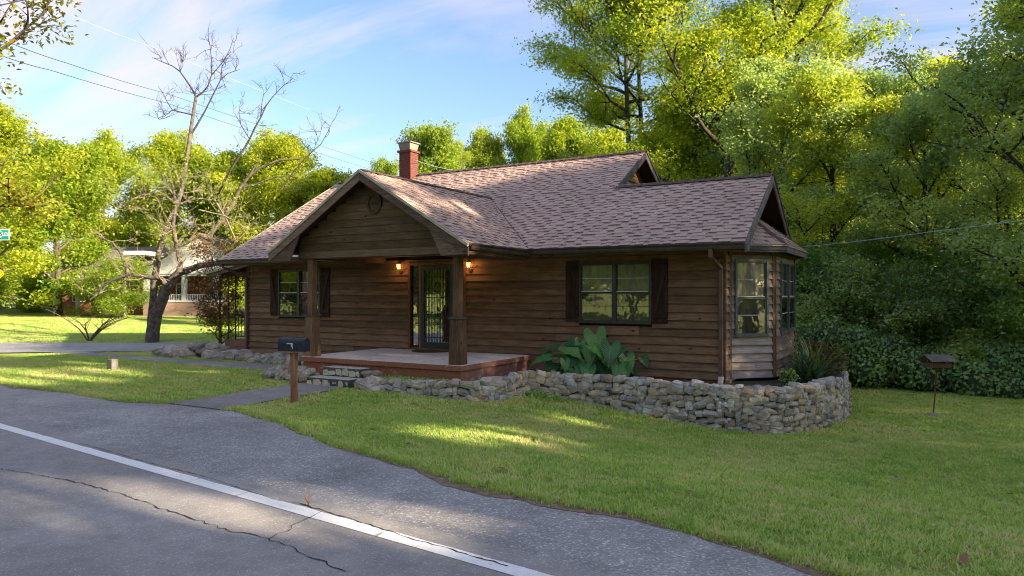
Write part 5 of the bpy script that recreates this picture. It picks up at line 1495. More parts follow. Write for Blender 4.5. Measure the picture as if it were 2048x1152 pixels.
def seg_dist_keep(pts, beams):
    keep = np.ones(len(pts), bool); s = np.array(S)
    for (p, r) in beams:
        d = pts - np.array(p); t = d @ s; q = d - t[:, None] * s
        keep &= ~((np.linalg.norm(q, axis=1) < r) & (t > 0))
    return keep
# ---- kinds of tree, each built once and copied
T_maple = Tree(11, 12, 0.12, 5.2, 50000, 0.20, MT['leaf_yellow'], MT['bark'], limbs=19, sub=7, twigs=5)
T_round = Tree(12, 10, 0.05, 4.6, 46000, 0.20, MT['leaf_yellow'], MT['bark'], limbs=18, sub=7, twigs=5)
T_tall = Tree(13, 18, 0.50, 4.2, 60000, 0.125, MT['leaf_yellow'], MT['bark_dark'], limbs=22, sub=7, twigs=5, sig=.30, r0=.17)
T_dark = Tree(14, 13, 0.10, 5.0, 46000, 0.155, MT['leaf_dark'], MT['bark_dark'], limbs=21, sub=7, twigs=5, droop=.25, sig=.32)
T_dark2 = Tree(15, 15, 0.22, 5.4, 44000, 0.16, MT['leaf_dark'], MT['bark_dark'], limbs=20, sub=7, twigs=5, sig=.34)
T_bush = Tree(16, 3.4, 0.02, 2.2, 26000, 0.10, MT['leaf_vine'], MT['bark_dark'], limbs=14, sub=5, twigs=4, sig=.28, top=.8)
def dp(px, d): return on_ground(px, d)
i_ = 0
# sunlit trees at the left, across the side street
T_maple.put(dp(-20, 42), (1.0, 1.0, 0.98), 0.3, 'broad sunlit maple with fissured trunk at the left edge of the far lawn')
T_round.put(dp(118, 50), (1.15, 1.15, 1.12), 1.3, 'sunlit yellow green tree behind the low lawn shadows, second from the left edge')
T_maple.put(dp(205, 60), (1.0, 1.0, 1.15), 2.6, 'tall yellow green tree behind the grey roofed neighbour house, left of the bare tree')
T_round.put(dp(-60, 55), (1.3, 1.3, 1.25), 4.1, 'large yellow green tree far behind at the left frame edge')
T_maple.put(dp(350, 62), (1.05, 1.05, 1.20), 4.4, 'yellow green tree directly behind the bare branched tree')
T_round.put(dp(470, 60), (1.2, 1.2, 1.25), 5.2, 'bright leafy tree rising behind the left eave of the wood house')
T_maple.put(dp(560, 52), (1.0, 1.0, 1.02), 0.9, 'yellow green tree behind the porch gable with a sloping dark limb')
T_round.put(dp(640, 50), (0.95, 0.95, 0.98), 3.4, 'rounded yellow tree just left of the porch gable peak')
T_round.put(dp(515, 66), (1.3, 1.3, 1.45), 2.2, 'farthest tall yellow green tree seen above the left roof slope')
for i in range(20):
    px = -60 + i * 42 + R.uniform(-12, 12)
    T_bush.put(dp(px, 63 + 7 * (i % 3)), (1.9, 1.9, 1.25), i * 1.1, 'low leafy thicket behind the neighbour house under the tall trees', 'bush', 'thicket behind the neighbour house', 'thicket_bush', MT['leaf_mid'])
# far trees over the ridge
def puttop(T, px, d, ytop, wx, rz, lb, mat=None, grp=None):
    g = dp(px, d); hgt = HC + (588 - ytop) * d / 1434 - g.z; sz = hgt / (T.h * 1.0)
    return T.put(g, (wx, wx, sz), rz, lb, leafm=mat, group=grp)
puttop(T_round, 868, 70, 283, 1.25, .3, 'green tree top just right of the brick chimney', MT['leaf_mid'])
puttop(T_tall, 915, 78, 284, .75, 1.3, 'pointed green tree above the main ridge, second from the chimney', MT['leaf_mid'])
puttop(T_round, 955, 82, 288, 1.1, 1.9, 'broad mid green tree left of the dip in the ridge skyline', MT['leaf_mid'])
puttop(T_maple, 1040, 80, 252, 1.0, 2.3, 'tallest yellow green tree above the middle of the main ridge', MT['leaf_yellow'])
puttop(T_tall, 1000, 90, 300, .8, 2.9, 'low distant tree in the dip of the ridge skyline', MT['leaf_mid'])
puttop(T_round, 1125, 74, 262, 1.15, 3.3, 'yellow topped tree above the ridge left of the twin trunks', MT['leaf_yellow'])
puttop(T_round, 1085, 84, 285, 1.2, 4.3, 'bright tree filling the skyline between two taller ridge trees', MT['leaf_yellow'])
puttop(T_round, 1235, 70, 282, 1.1, 5.1, 'small bright tree top beside the upper roof gable peak', MT['leaf_yellow'])
puttop(T_round, 1195, 90, 300, .8, 5.9, 'distant low tree top just left of the twin trunks', MT['leaf_mid'])
puttop(T_round, 768, 150, 340, 1.3, .9, 'tiny distant tree in the gap left of the chimney', MT['leaf_mid'])
# tall light trees behind the right part of the roof
T_tall.put(dp(1262, 43), (1.3, 1.3, 1.45), 0.4, 'tall slim tree with bare lower trunk behind the upper gable, left of the pair')
T_tall.put(dp(1286, 45), (1.35, 1.35, 1.4), 2.0, 'tall slim tree with bare lower trunk behind the upper gable, right of the pair')
T_lean = Tree(21, 17, 0.28, 4.8, 62000, 0.13, MT['leaf_yellow'], MT['bark_dark'], limbs=21, sub=7, twigs=5, sig=.34, lean=(5.6, 3.2), r0=.26)
T_lean.put(dp(1370, 33), 1.2, 0.0, 'big pale leafed tree leaning right over the wing roof')
T_lean.put(dp(1440, 36), (1.0, 1.0, 1.1), 0.25, 'second leaning tree behind the wing roof with a thin dark trunk', leafm=MT['leaf_mid'])
T_maple.put(dp(1400, 38), (1.0, 1.0, 1.05), 1.0, 'bright bushy tree filling the gap behind both roof gables')
T_round.put(dp(1330, 44), (1.1, 1.1, 1.2), 2.0, 'lighter green tree low behind the upper gable')
# the woods at the right
wood_grp = 'dense woodland trees right of the house'
spots = [(1560, 27, T_dark, .80), (1660, 25, T_dark, .76), (1760, 29, T_dark2, .74), (1840, 23, T_dark, .72), (1930, 27, T_dark2, .70), (2010, 21, T_dark, .72), (2120, 19, T_dark2, .75), (2220, 24, T_dark, .9),
         (1610, 35, T_dark2, .85), (1710, 38, T_maple, 1.05), (1800, 37, T_dark2, .85), (1900, 36, T_maple, 1.05), (1990, 34, T_dark2, .80), (2090, 32, T_dark, .9), (1520, 36, T_maple, 1.0), (1590, 46, T_maple, 1.15), (1690, 50, T_round, 1.3), (1790, 50, T_maple, 1.1), (1890, 50, T_round, 1.3), (1990, 48, T_dark2, 1.1), (1460, 48, T_round, 1.3), (2100, 46, T_dark2, 1.2), (1640, 64, T_maple, 1.2), (1840, 64, T_maple, 1.2), (2020, 62, T_maple, 1.3)]
def where(px, d):
    a = next(t for lim, t in ((1480, 'behind the wing roof ridge'), (1575, 'behind the wing gable'), (1625, 'just right of the bay eave'), (1680, 'right of the bay above the vine bank'), (1735, 'left of the bird feeder'), (1815, 'a little left above the bird feeder'), (1880, 'straight above the bird feeder'), (1945, 'just right of the bird feeder'), (2060, 'near the right frame edge'), (2150, 'cut by the right frame edge'), (9999, 'beyond the right frame edge')) if px <= lim)
    b = 'front row' if d < 26 else 'second row' if d < 32 else 'middle row' if d < 42 else 'back row' if d < 55 else 'rearmost row'
    return a + ', ' + b
desc = ['dark leafed woodland tree ', 'woodland tree coloured a sunlit yellow green ']
for i, (px, d, k, s) in enumerate(spots):
    lit_tone = k in (T_maple, T_round)  # trees in back rows and gaps have sunlit yellow put into their leaf colour
    k.put(dp(px, d), s * R.uniform(.93, 1.07), R.uniform(0, 6.2), (desc[1] if lit_tone else desc[0]) + where(px, d), group='sunlit coloured trees inside the wood' if lit_tone else wood_grp, name='woodland_tree', leafm=MT['leaf_yellow'] if lit_tone else (MT['leaf_mid'] if i % 3 == 1 else None))
# understorey bushes
for i, (px, d, s) in enumerate([(1600, 23.5, 1.1), (1670, 22.5, 1.0), (1750, 24, 1.2), (1830, 22, .95), (1910, 22.5, 1.15), (1990, 20.5, 1.1), (2080, 20, 1.2), (1640, 28, 1.3), (1790, 28, 1.3), (1950, 27, 1.4), (1560, 26, 1.1), (1870, 30, 1.5), (1720, 31, 1.5), (2040, 28, 1.5)]):
    T_bush.put(dp(px, d), s, i * 1.3, 'dark understorey bush ' + where(px, d) + (' by the vines' if i == 6 else ''), 'bush', 'understorey bushes below the wood', 'woodland_bush', MT['leaf_dark'] if i % 2 else MT['leaf_vine'])
# far woods closing the horizon all round and trees across the road (seen in the windows)
for i in range(84):
    a = 2 * pi * i / 84 + R.uniform(-.03, .03); d = R.uniform(92, 125); x, y = CAM.x + cos(a) * d, CAM.y + sin(a) * d
    rel = (Vector((x, y)) - Vector((CAM.x, CAM.y))).normalized()
    (T_round if i % 2 else T_maple).put((x, y, G(x, y)), (R.uniform(1.2, 1.6), R.uniform(1.2, 1.6), R.uniform(1.0, 1.25)), R.uniform(0, 6), 'distant tree of the far tree line on the horizon', group='far tree line on the horizon', name='distant_tree', leafm=MT['leaf_mid'] if i % 3 else None)
for i in range(26):
    x = -62 + (i // 2) * 6.2 + R.uniform(-1.5, 1.5); y = -33 - 6 * (i % 2) + R.uniform(-1, 1)
    (T_maple, T_round, T_maple)[i % 3].put((x, y, 0), R.uniform(.85, 1.1), R.uniform(0, 6), 'sunlit tree across the road facing the house', group='trees across the road', name='roadside_tree', leafm=MT['leaf_yellow'] if i % 3 < 2 else MT['leaf_mid'])

# shade trees beyond the right edge of the view; gaps cut into their crowns along sun rays place the sun patches
beams = []
def beam(px, py, r, zo=0.0): p = gp(px, py, zo); beams.append((tuple(p), max(.12, r + .02)))
for px, py, r in [(20, 1010, .35), (110, 985, .42), (210, 978, .35), (330, 995, .42), (430, 1008, .42), (520, 1020, .40), (600, 1030, .40), (640, 1044, .3), (720, 1026, .26), (790, 1020, .2), (500, 965, .22), (400, 952, .2)]: beam(px, py, r)
for px, py, r in [(750, 850, .28), (800, 846, .36), (850, 842, .36), (900, 840, .30), (970, 817, .22), (1030, 816, .22), (15, 745, .9), (70, 742, .8), (-60, 745, 1.0), (130, 735, .5)]: beam(px, py, r)
for (x, y) in [(-13.2, 3.4), (-12.7, 3.1), (-12.2, 3.5), (-13.6, 3.0)]: beams.append(((x, y, Zr(y)), .35))
for (x, y) in [(-16.6, 0.2), (-15.8, 1.8), (-15.0, 3.2), (-15.4, 0.6)]: beams.append(((x, y, Zr(y)), .42))
beams.append(((-14.1, 3.9, z(4.15)), .5))
beams.append(((-12.3, -3.1, z(1.1)), .35)); beams.append(((-8.1, -3.1, z(1.1)), .22)); beams.append(((-17.1, -.8, z(-.2)), .3))
shade_lbl = 'tall roadside shade tree standing out of view to the right'
k = 0
for (x, y, h, sp) in [(19, -22.5, 16, 6.2), (20, -10.2, 15.5, 6.0), (19.5, -5.0, 15.5, 5.2), (20, 0.5, 16, 5.4), (20.5, 6.0, 15, 5.2), (28, -24, 18, 6.8), (28, -10.6, 18, 6.8), (27.5, -4, 18.5, 6), (28, 2, 19, 6), (28, 8, 18, 6), (38, -25.5, 20, 7), (38, -11.6, 19.5, 6.8), (38, -3, 20, 6), (38, 6, 19, 6), (48, -26.5, 22, 7), (48, -12.5, 22, 7)]:
    mb, tips = grow(500 + k, h, 0.12, sp, limbs=16, sub=5, twigs=3)
    pts, t = crown_pts(tips, 13000, 500 + k, sp * .13, .05)
    pts = pts + np.array([x, y, 0]); kp = seg_dist_keep(pts, beams); pts = pts[kp] - np.array([x, y, 0]); t = t[kp]
    r = empty('shade_tree', (x, y, G(x, y)), shade_lbl, 'tree', 'shade trees out of view at the right')
    w = bpy.data.objects.new('trunk', mb.rawmesh('trunk', MT['bark_dark'], smooth=True)); COL.objects.link(w); w.parent = r
    c = bpy.data.objects.new('crown', leaf_mesh('crown', pts, 0.30, MT['leaf_mid'], 600 + k, t)); COL.objects.link(c); c.parent = r
    k += 1

# near tree whose outer branches hang into the upper left corner
T_near = Tree(31, 11.5, 0.35, 3.6, 9500, 0.15, foliage('autumn_touched_leaves', (0.07, 0.10, 0.015), (0.20, 0.22, 0.02), (0.42, 0.27, 0.03), 0.4), MT['bark_dark'], limbs=15, sub=6, twigs=5, sig=.26, skip=.3)
T_near.put(dp(-185, 17.5), 1.0, 1.0, 'nearby tree at the left edge with sparse autumn tinged branches against the sky')
T_near2 = Tree(32, 12, 0.3, 3.8, 12000, 0.13, MT['leaf_dark'], MT['bark_dark'], limbs=15, sub=6, twigs=5, sig=.28, skip=.2)
T_near2.put(dp(2310, 16), 1.0, 2.5, 'tree at the upper right edge with thin dark drooping twigs', leafm=MT['leaf_mid'])

# the half bare tree by the side street, limbs traced in depth
hb = on_ground(303, 27.0)
bare = empty('bare_tree', hb, 'leaning half dead tree with forked dark trunk and bare crooked branches', 'tree')
BD_ = 27.0
limb = {
 'A': ([(303, 700), (306, 660), (312, 628), (325, 597), (334, 573), (348, 555), (358, 545)], .26, .15, 0),
 'A2': ([(358, 545), (374, 541), (398, 532), (431, 527), (470, 521), (520, 505)], .15, .07, .6),
 'A3': ([(358, 543), (361, 525), (356, 505), (352, 486), (346, 450), (352, 410), (345, 370)], .11, .05, -.6),
 'A4': ([(334, 573), (322, 556), (300, 555), (285, 553), (257, 549), (225, 560), (205, 572), (180, 600)], .10, .03, -1.2),
 'A5': ([(257, 549), (248, 525), (241, 505), (225, 485), (190, 470)], .07, .02, -1.0),
 'B': ([(300, 698), (302, 640), (306, 600), (309, 560), (314, 530), (318, 500), (328, 470), (340, 440), (355, 405), (366, 370), (371, 333), (376, 300), (380, 271), (386, 230), (392, 194)], .19, .075, 1.2),
 'B1': ([(392, 194), (384, 178), (372, 160), (360, 143), (345, 132), (325, 124), (305, 115)], .05, .012, 1.0),
 'B2': ([(392, 194), (406, 184), (416, 172), (423, 150), (424, 128), (421, 100), (419, 83)], .05, .012, 1.4),
 'B3': ([(423, 150), (434, 138), (450, 118), (460, 98), (467, 76)], .03, .01, 1.5),
 'B4': ([(381, 271), (397, 245), (410, 222), (426, 190), (441, 160), (455, 147), (479, 139)], .055, .012, 1.9),
 'B5': ([(360, 143), (366, 130), (364, 118)], .02, .008, .8), 'B6': ([(441, 160), (444, 130), (440, 120)], .02, .008, 1.9),
 'B7': ([(386, 230), (365, 225), (345, 220), (335, 205), (325, 185), (316, 172)], .035, .01, .4), 'B8': ([(345, 220), (330, 232), (318, 240), (312, 225)], .02, .008, .3),
 'C': ([(430, 400), (455, 350), (480, 310), (496, 285), (510, 255), (521, 236), (532, 212), (545, 194), (566, 172), (587, 156)], .07, .012, 3.0),
 'C1': ([(521, 236), (524, 205), (528, 185), (522, 168)], .025, .008, 3.1), 'C2': ([(566, 172), (566, 158)], .015, .008, 3.0), 'C3': ([(580, 160), (588, 145)], .012, .006, 3),
 'C4': ([(500, 280), (482, 250), (478, 225), (480, 208)], .025, .008, 3.3), 'C5': ([(515, 250), (540, 252), (556, 248)], .015, .006, 3.3),
 'D': ([(560, 380), (590, 340), (608, 319), (626, 302), (642, 288), (655, 265), (665, 243)], .045, .01, 3.6), 'D1': ([(626, 302), (640, 270), (645, 250)], .015, .006, 3.5), 'D2': ([(600, 325), (592, 290), (600, 260)], .015, .006, 3.6),
 'E': ([(418, 470), (445, 440), (470, 400), (480, 375), (500, 350), (520, 335), (560, 320), (600, 318)], .10, .03, 2.2), 'E1': ([(480, 375), (510, 370), (545, 355), (590, 350)], .05, .015, 2.4), 'E2': ([(500, 350), (515, 325), (525, 300)], .04, .01, 2),
}
wood_ = MB(); wood2 = MB(); seg_pts = []
for kk, (pp, ra, rb, dz) in limb.items():
    P = [at(x, y, BD_ + dz * (0 if (kk in 'AB' and i == 0) else 1)) for i, (x, y) in enumerate(pp)]
    n = len(P); kf = 1.0 if kk[0] in 'AE' else .78; (wood_ if kk in ('A', 'A2', 'A3', 'A4', 'A5', 'B', 'E', 'E1', 'E2') else wood2).tube(P, [kf * (ra + (rb - ra) * i / (n - 1)) for i in range(n)], 7, cap=False)
    if kk not in ('A', 'B'): seg_pts += [(P[i], P[i + 1], kk) for i in range(n - 1)]
wood_.build('trunk', plain('mottled_bark', (0.11, 0.092, 0.075), .95, var=.7, scale=7, bump=1.0), bare, smooth=True)
wood2.build('upper_limbs', MT['bark_dark'], bare, smooth=True)
def twig_spray(parent, segs, n, seed, L, rad, m, name, levels=3, up=.2):
    rr = random.Random(seed); mb = MB(); tips = []
    def go(p, d, l, r, lev):
        Q = [p]
        for q in range(3):
            d = (d + Vector((rr.uniform(-.45, .45), rr.uniform(-.45, .45), rr.uniform(-.3, .42)))).normalized(); Q.append(Q[-1] + d * l / 3)
        mb.tube(Q, [r, r * .8, r * .6, r * .4], 4, cap=False); tips.append(Q[-1])
        if lev > 1:
            for _ in range(3): go(Q[rr.randint(1, 3)], (d + Vector((rr.uniform(-1, 1), rr.uniform(-1, 1), rr.uniform(-.6, .9)))).normalized(), l * .6, r * .62, lev - 1)
    for _ in range(n):
        a, b, kk = rr.choice(segs); p = a.lerp(b, rr.random()); d = Vector((rr.uniform(-1, 1), rr.uniform(-1, 1), rr.uniform(-.4, 1) + up)).normalized(); go(p, d, L * rr.uniform(.5, 1.2), rad, levels)
    o_ = mb.build(name, m, parent); o_['kind'] = 'stuff'; return o_, tips
hi = [s for s in seg_pts if s[2][0] in 'BCD']; lo = [s for s in seg_pts if s[2] in ('A2', 'A3', 'A4', 'A5')] 
twig_spray(bare, hi, 90, 3, .62, .012, MT['bark_dark'], 'twigs', 3)
_, t1 = twig_spray(bare, lo + [s for s in seg_pts if s[2] == 'A3'] * 3, 34, 4, 1.1, .013, MT['bark_pale'], 'twigs', 3, 0.0)
pale = [(at(230, 420, 26.4), at(330, 380, 26.6), 'x'), (at(300, 380, 26.6), at(420, 350, 26.4), 'x'), (at(400, 420, 26.2), at(500, 460, 26.0), 'x'), (at(352, 410, 26.4), at(430, 400, 26.2), 'x'), (at(430, 400, 26.2), at(480, 500, 26), 'x')]
mb = MB()
for a, b, _ in pale: mb.tube([a, a.lerp(b, .5) + Vector((0, 0, .15)), b], [.03, .025, .015], 5, cap=False)
mb.build('pale_limbs', MT['bark_pale'], bare)
_, t2 = twig_spray(bare, pale, 40, 5, 1.0, .010, MT['bark_pale'], 'twigs', 3, 0.0)
lp = np.array([tuple(p) for p in (t1 + t2)]); lp = lp[np.random.default_rng(3).random(len(lp)) < .35]
rg = np.random.default_rng(9); idx = rg.integers(0, len(lp), 1900)
base_off = np.array(tuple(hb))
me = leaf_mesh('leaf_sprays', lp[idx] + rg.normal(size=(1900, 3)) * np.array([.28, .28, .16]) - base_off, .11, MT['leaf_yellow'], 12)
o = bpy.data.objects.new('leaf_sprays', me); COL.objects.link(o); o.parent = bare

# leafless sapling on the far verge
sp_ = gp(178, 685); sap = MB(); rr = random.Random(4); sapo = empty('sapling', sp_, 'small leafless many stemmed sapling on the far verge of the side street', 'sapling')
for i in range(9):
    az = rr.uniform(0, 6.28); d = Vector((cos(az) * .55, sin(az) * .55, 1)); P = [sp_]
    for k_ in range(6): d = (d + Vector((cos(az) * .18 + rr.uniform(-.15, .15), sin(az) * .18 + rr.uniform(-.15, .15), -.06))).normalized(); P.append(P[-1] + d * .33)
    sap.tube(P, [.03 - .004 * q for q in range(7)], 5, cap=False)
    for q in range(4):
        b = P[2 + q]; e = b + Vector((rr.uniform(-.5, .5), rr.uniform(-.5, .5), rr.uniform(.0, .5))); sap.tube([b, e], [.010, .004], 4, cap=False)
sap.build('stems', MT['bark'], sapo, smooth=True)

# russet shrub by the side stoop
rs = Vector((-19.35, -0.35, 0.02)); rs = gp(440, 706)
mb, tips = grow(41, 2.25, 0.10, 1.55, limbs=16, sub=5, twigs=4, r0=.045, top=.95, crown=lambda t: .55 + .5 * t)
shr = empty('russet_shrub', rs, 'tall twiggy shrub with russet upper leaves beside the left stoop', 'shrub')
o = bpy.data.objects.new('stems', mb.rawmesh('stems', MT['bark'], smooth=True)); COL.objects.link(o); o.parent = shr
up = tips[tips[:, 2] > 0.95]; pts, t = crown_pts(up, 5200, 5, .17, .1); o = bpy.data.objects.new('crown', leaf_mesh('crown', pts, .085, MT['leaf_red'], 3, t)); COL.objects.link(o); o.parent = shr
dn = tips[tips[:, 2] <= 1.1]; pts, t = crown_pts(dn, 1500, 6, .15, .1); o = bpy.data.objects.new('lower_leaves', leaf_mesh('lower_leaves', pts, .06, MT['leaf_yellow'], 4, t)); COL.objects.link(o); o.parent = shr
T_bush.put(on_ground(245, 46.5), (1.25, 1.25, 1.0), 1, 'round clipped evergreen bush beside the neighbour porch', 'bush', None, 'evergreen_bush', MT['leaf_mid'])
T_bush.put(on_ground(205, 49), (1.0, 1.0, .8), 2, 'second lower evergreen bush left of the round one', 'bush', None, 'evergreen_bush', MT['leaf_mid'])
T_bush.put(on_ground(500, 40), (.9, .9, 1.0), 2, 'yellow green bush seen through the iron railing', 'bush', None, 'garden_bush', MT['leaf_yellow'])

# vine covered bank
def vine_bank():
    rg = np.random.default_rng(5)
    line_ = [(-4.6, 6.9, 1.7), (-3.2, 7.3, 2.0), (-1.6, 8.1, 1.75), (0.2, 8.2, 1.25), (2.0, 8.0, 1.35), (4.5, 8.3, 1.6), (8, 9, 1.7)]
    r = empty('vine_bank', (0, 8.0, G(0, 8.0)), 'long bank of dark green climbing vines along the far edge of the side lawn', 'hedge')
    C_ = []; N_ = []; body = MB(); blobs = []
    for (a, b) in zip(line_, line_[1:]):
        n = int(sqrt((b[0] - a[0]) ** 2 + (b[1] - a[1]) ** 2) / .55)
        for k_ in range(n):
            t = k_ / n; x = a[0] + (b[0] - a[0]) * t; y = a[1] + (b[1] - a[1]) * t; h = a[2] + (b[2] - a[2]) * t
            for q in range(5):
                zc = h * (.15 + .62 * rg.random()); rad = rg.uniform(.42, .72) * (1 if zc < h * .5 else .9); blobs.append((x + rg.uniform(-.35, .35), y + rg.uniform(0, 1.1) + (zc / h) * .5, G(x, y) + zc, rad))
    for (x, y, zc, rad) in blobs:
        m = int(520 * rad); v = rg.normal(size=(m, 3)); v[:, 1] -= .35; v /= np.linalg.norm(v, axis=1)[:, None]
        C_.append(np.array([x, y, zc]) + v * rad * rg.uniform(.82, 1.12, m)[:, None]); N_.append(v)
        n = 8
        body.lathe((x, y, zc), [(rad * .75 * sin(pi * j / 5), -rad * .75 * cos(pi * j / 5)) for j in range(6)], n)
    P = np.concatenate(C_); Nn = np.concatenate(N_); k_ = P[:, 2] > -0.85; P = P[k_]; Nn = Nn[k_]
    off = np.array(tuple(WL[r.name]))
    t = np.clip(.35 + .3 * np.sin(P[:, 0] * 1.7) * np.sin(P[:, 2] * 2.3 + P[:, 0]) + rg.uniform(-.35, .35, len(P)), 0, 1)
    o = bpy.data.objects.new('foliage', leaf_mesh('foliage', P - off, 0.10, MT['leaf_vine'], 8, t, out=Nn, aspect=.75)); COL.objects.link(o); o.parent = r
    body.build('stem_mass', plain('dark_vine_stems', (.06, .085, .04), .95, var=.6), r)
    # loose shoots standing off the outline
    idx = rg.integers(0, len(P), 1500); Q = P[idx] + Nn[idx] * rg.uniform(.05, .35, 1500)[:, None]
    o = bpy.data.objects.new('shoots', leaf_mesh('shoots', Q - off, .10, MT['leaf_vine'], 9)); COL.objects.link(o); o.parent = r
vine_bank()

# elephant ear plant, large leaves one by one
def ear_mesh(seed=0):
    rr = random.Random(seed); mb = MB()
    half = [(0.03, 0.0), (0.12, -0.20), (0.22, -0.34), (0.33, -0.36), (0.41, -0.26), (0.45, -0.10), (0.44, 0.08), (0.385, 0.27), (0.30, 0.45), (0.20, 0.62), (0.10, 0.78), (0.0, 0.95)]
    n = len(half); rows = (0.0, 0.5, 1.0); v = []
    for sgn in (1, -1):
        for i, (x, y) in enumerate(half):
            for f in rows:
                my = max(0.0, y) if f < 1 else y; yy = (max(0.0, y) * (1 - f) + y * f); xx = x * f * sgn
                zz = 0.20 * abs(xx) - 0.30 * max(0, y) ** 2 - 0.25 * xx * xx + (0.030 * (-1) ** i + rr.uniform(-.012, .012)) * (f == 1.0) - (.10 * max(0, -yy))
                v.append((xx, yy, zz))
    mb.v = v
    for q in range(2):
        o_ = q * n * 3
        for i in range(n - 1):
            for f in range(2):
                a_ = o_ + i * 3 + f; fc = (a_, a_ + 3, a_ + 4, a_ + 1); mb.f.append(fc if q else fc[::-1]); mb.m.append(0)
    return mb.rawmesh('leaf', MT['taro'], smooth=True)
EARS = [ear_mesh(i) for i in range(4)]
eb = Vector((-5.95, -0.72, 0.13)); ear = empty('elephant_ear_plant', eb, 'big leaved dark green elephant ear plant behind the stone wall under the window', 'plant')
dE = 14.75
leaves_ = [(1190, 678, .50, 12, .78), (1135, 702, .40, -52, .5), (1192, 715, .34, 5, .6), (1221, 700, .42, 8, .75), (1253, 722, .38, -6, .8), (1287, 720, .22, -25, .8), (1130, 727, .22, 0, .95), (1156, 727, .22, -8, .4), (1176, 722, .26, -35, .4), (1098, 722, .42, 62, .35),
           (1112, 700, .34, 80, .3), (1160, 690, .26, 15, .9), (1210, 735, .36, 0, .6), (1176, 742, .36, 10, .6), (1150, 745, .30, -20, .5), (1235, 735, .30, 20, .7), (1205, 752, .30, -10, .5), (1240, 750, .26, 8, .6), (1265, 738, .2, -15, .8), (1120, 745, .28, 30, .5), (1150, 705, .30, 40, .4), (1228, 715, .3, 30, .5), (1185, 700, .34, -30, .5), (1165, 712, .3, 70, .4), (1140, 690, .28, -80, .3), (1200, 690, .3, 60, .4), (1106, 735, .34, 50, .4), (1090, 712, .3, 95, .3), (1142, 735, .34, -15, .7), (1168, 735, .32, 20, .75), (1196, 738, .36, -12, .8), (1222, 742, .34, 12, .8), (1250, 738, .3, -10, .8), (1190, 758, .34, 0, .7), (1160, 756, .32, 10, .7), (1132, 752, .3, -15, .7), (1230, 757, .3, 8, .7), (1215, 722, .4, -20, .6), (1150, 718, .36, 25, .6), (1275, 745, .24, -5, .9), (1180, 705, .36, -5, .7), (1240, 700, .3, 25, .5), (1125, 712, .3, -60, .5)]
for i, (px, py, sz, roll, face) in enumerate(leaves_):
    rr = random.Random(900 + i)
    p = at(px, py - sz * 18, dE + rr.uniform(-.35, .3)); n = Vector((0.45, -0.866, 0)) * face + Vector((rr.uniform(-.3, .3), rr.uniform(-.2, .2), 1 - face * .75)); n.normalize()
    down = Vector((0, 0, -1)); upv = (Vector((0, 0, 1)) - n * n.z).normalized(); xr = upv.cross(n)
    a = radians(180 + roll) if i not in (0,) else radians(170)
    yv = (upv * cos(a) + xr * sin(a)).normalized(); xv = yv.cross(n)
    Mx = Matrix((xv, yv, n)).transposed()
    o = piece('leaf', EARS[i % 4], p, ear, Mx.to_euler(), (sz * 1.05, sz * 1.08, sz))
    b = eb + Vector((rr.uniform(-.25, .25), rr.uniform(-.12, .2), 0)); j = p
    mb = MB(); mid = b.lerp(j, .55) + Vector((0, 0, .12)); mb.tube([b, mid, j - n * .01], [.016, .012, .007], 5, cap=False); mb.build('leaf_stalk', MT['taro_stem'], ear, smooth=True)

# strappy clump and brown shrub behind the wall, right of the bay
def strap_clump(loc, n, L, seed, label, m, name='strap_leaf_plant', wid=.022):
    rr = random.Random(seed); mb = MB(); att = []
    for i in range(n):
        az = rr.uniform(0, 6.28); el = rr.uniform(.55, 1.5); l = L * rr.uniform(.6, 1.1); d = Vector((cos(az) * cos(el), sin(az) * cos(el), sin(el))); p = Vector(loc) + Vector((rr.uniform(-.16, .16), rr.uniform(-.16, .16), 0)); s_ = Vector((-sin(az), cos(az), 0)) * wid
        pts = [p]
        for q in range(4): d = (d + Vector((cos(az) * .1, sin(az) * .1, -.13))).normalized(); pts.append(pts[-1] + d * l / 4)
        b0 = len(mb.v); tn = rr.random()
        for q, pt in enumerate(pts): w = s_ * (1 - (q / 4) ** 2 * .92); mb.v += [tuple(pt - w), tuple(pt + w)]
        for q in range(4): mb.f.append((b0 + 2 * q, b0 + 2 * q + 1, b0 + 2 * q + 3, b0 + 2 * q + 2)); mb.m.append(0); att.append(tn)
    o = mb.build(name, m, None, loc); tag(o, label, 'plant'); a = o.data.attributes.new('tint', 'FLOAT', 'FACE'); a.data.foreach_set('value', att)
strap_clump((-2.02, 0.95, 0.13), 150, .75, 1, 'blue green strappy grass clump below the bay beside the wall', foliage('blue_green_straps', (.03, .07, .035), (.06, .12, .06), (.12, .18, .08), .3))
strap_clump((-2.05, 1.9, 0.13), 150, .95, 2, 'tall light green sword leaved clump behind the stone wall', MT['leaf_blade'])
strap_clump((-1.95, 2.7, 0.13), 110, .85, 3, 'yellowish strappy clump at the far end of the planting bed', foliage('yellowed_straps', (.10, .12, .03), (.22, .20, .07), (.36, .30, .13), .3))
def low_shrub(loc, s, n, seed, label, m, size=.05):
    mb, tips = grow(seed, s, .05, s * .75, limbs=12, sub=4, twigs=4, r0=.02, top=.9)
    r = empty('low_shrub', loc, label, 'shrub')
    o = bpy.data.objects.new('stems', mb.rawmesh('stems', MT['bark'])); COL.objects.link(o); o.parent = r
    pts, t = crown_pts(tips, n, seed, s * .1, .05); o = bpy.data.objects.new('crown', leaf_mesh('crown', pts, size, m, seed, t)); COL.objects.link(o); o.parent = r
low_shrub((-1.85, 2.35, .15), .48, 3000, 61, 'brownish going to seed shrub at the end of the stone wall', MT['leaf_brown'])
low_shrub((-2.25, 3.1, .15), .55, 3000, 62, 'taller mottled shrub behind the sword leaved clump', MT['leaf_brown'])
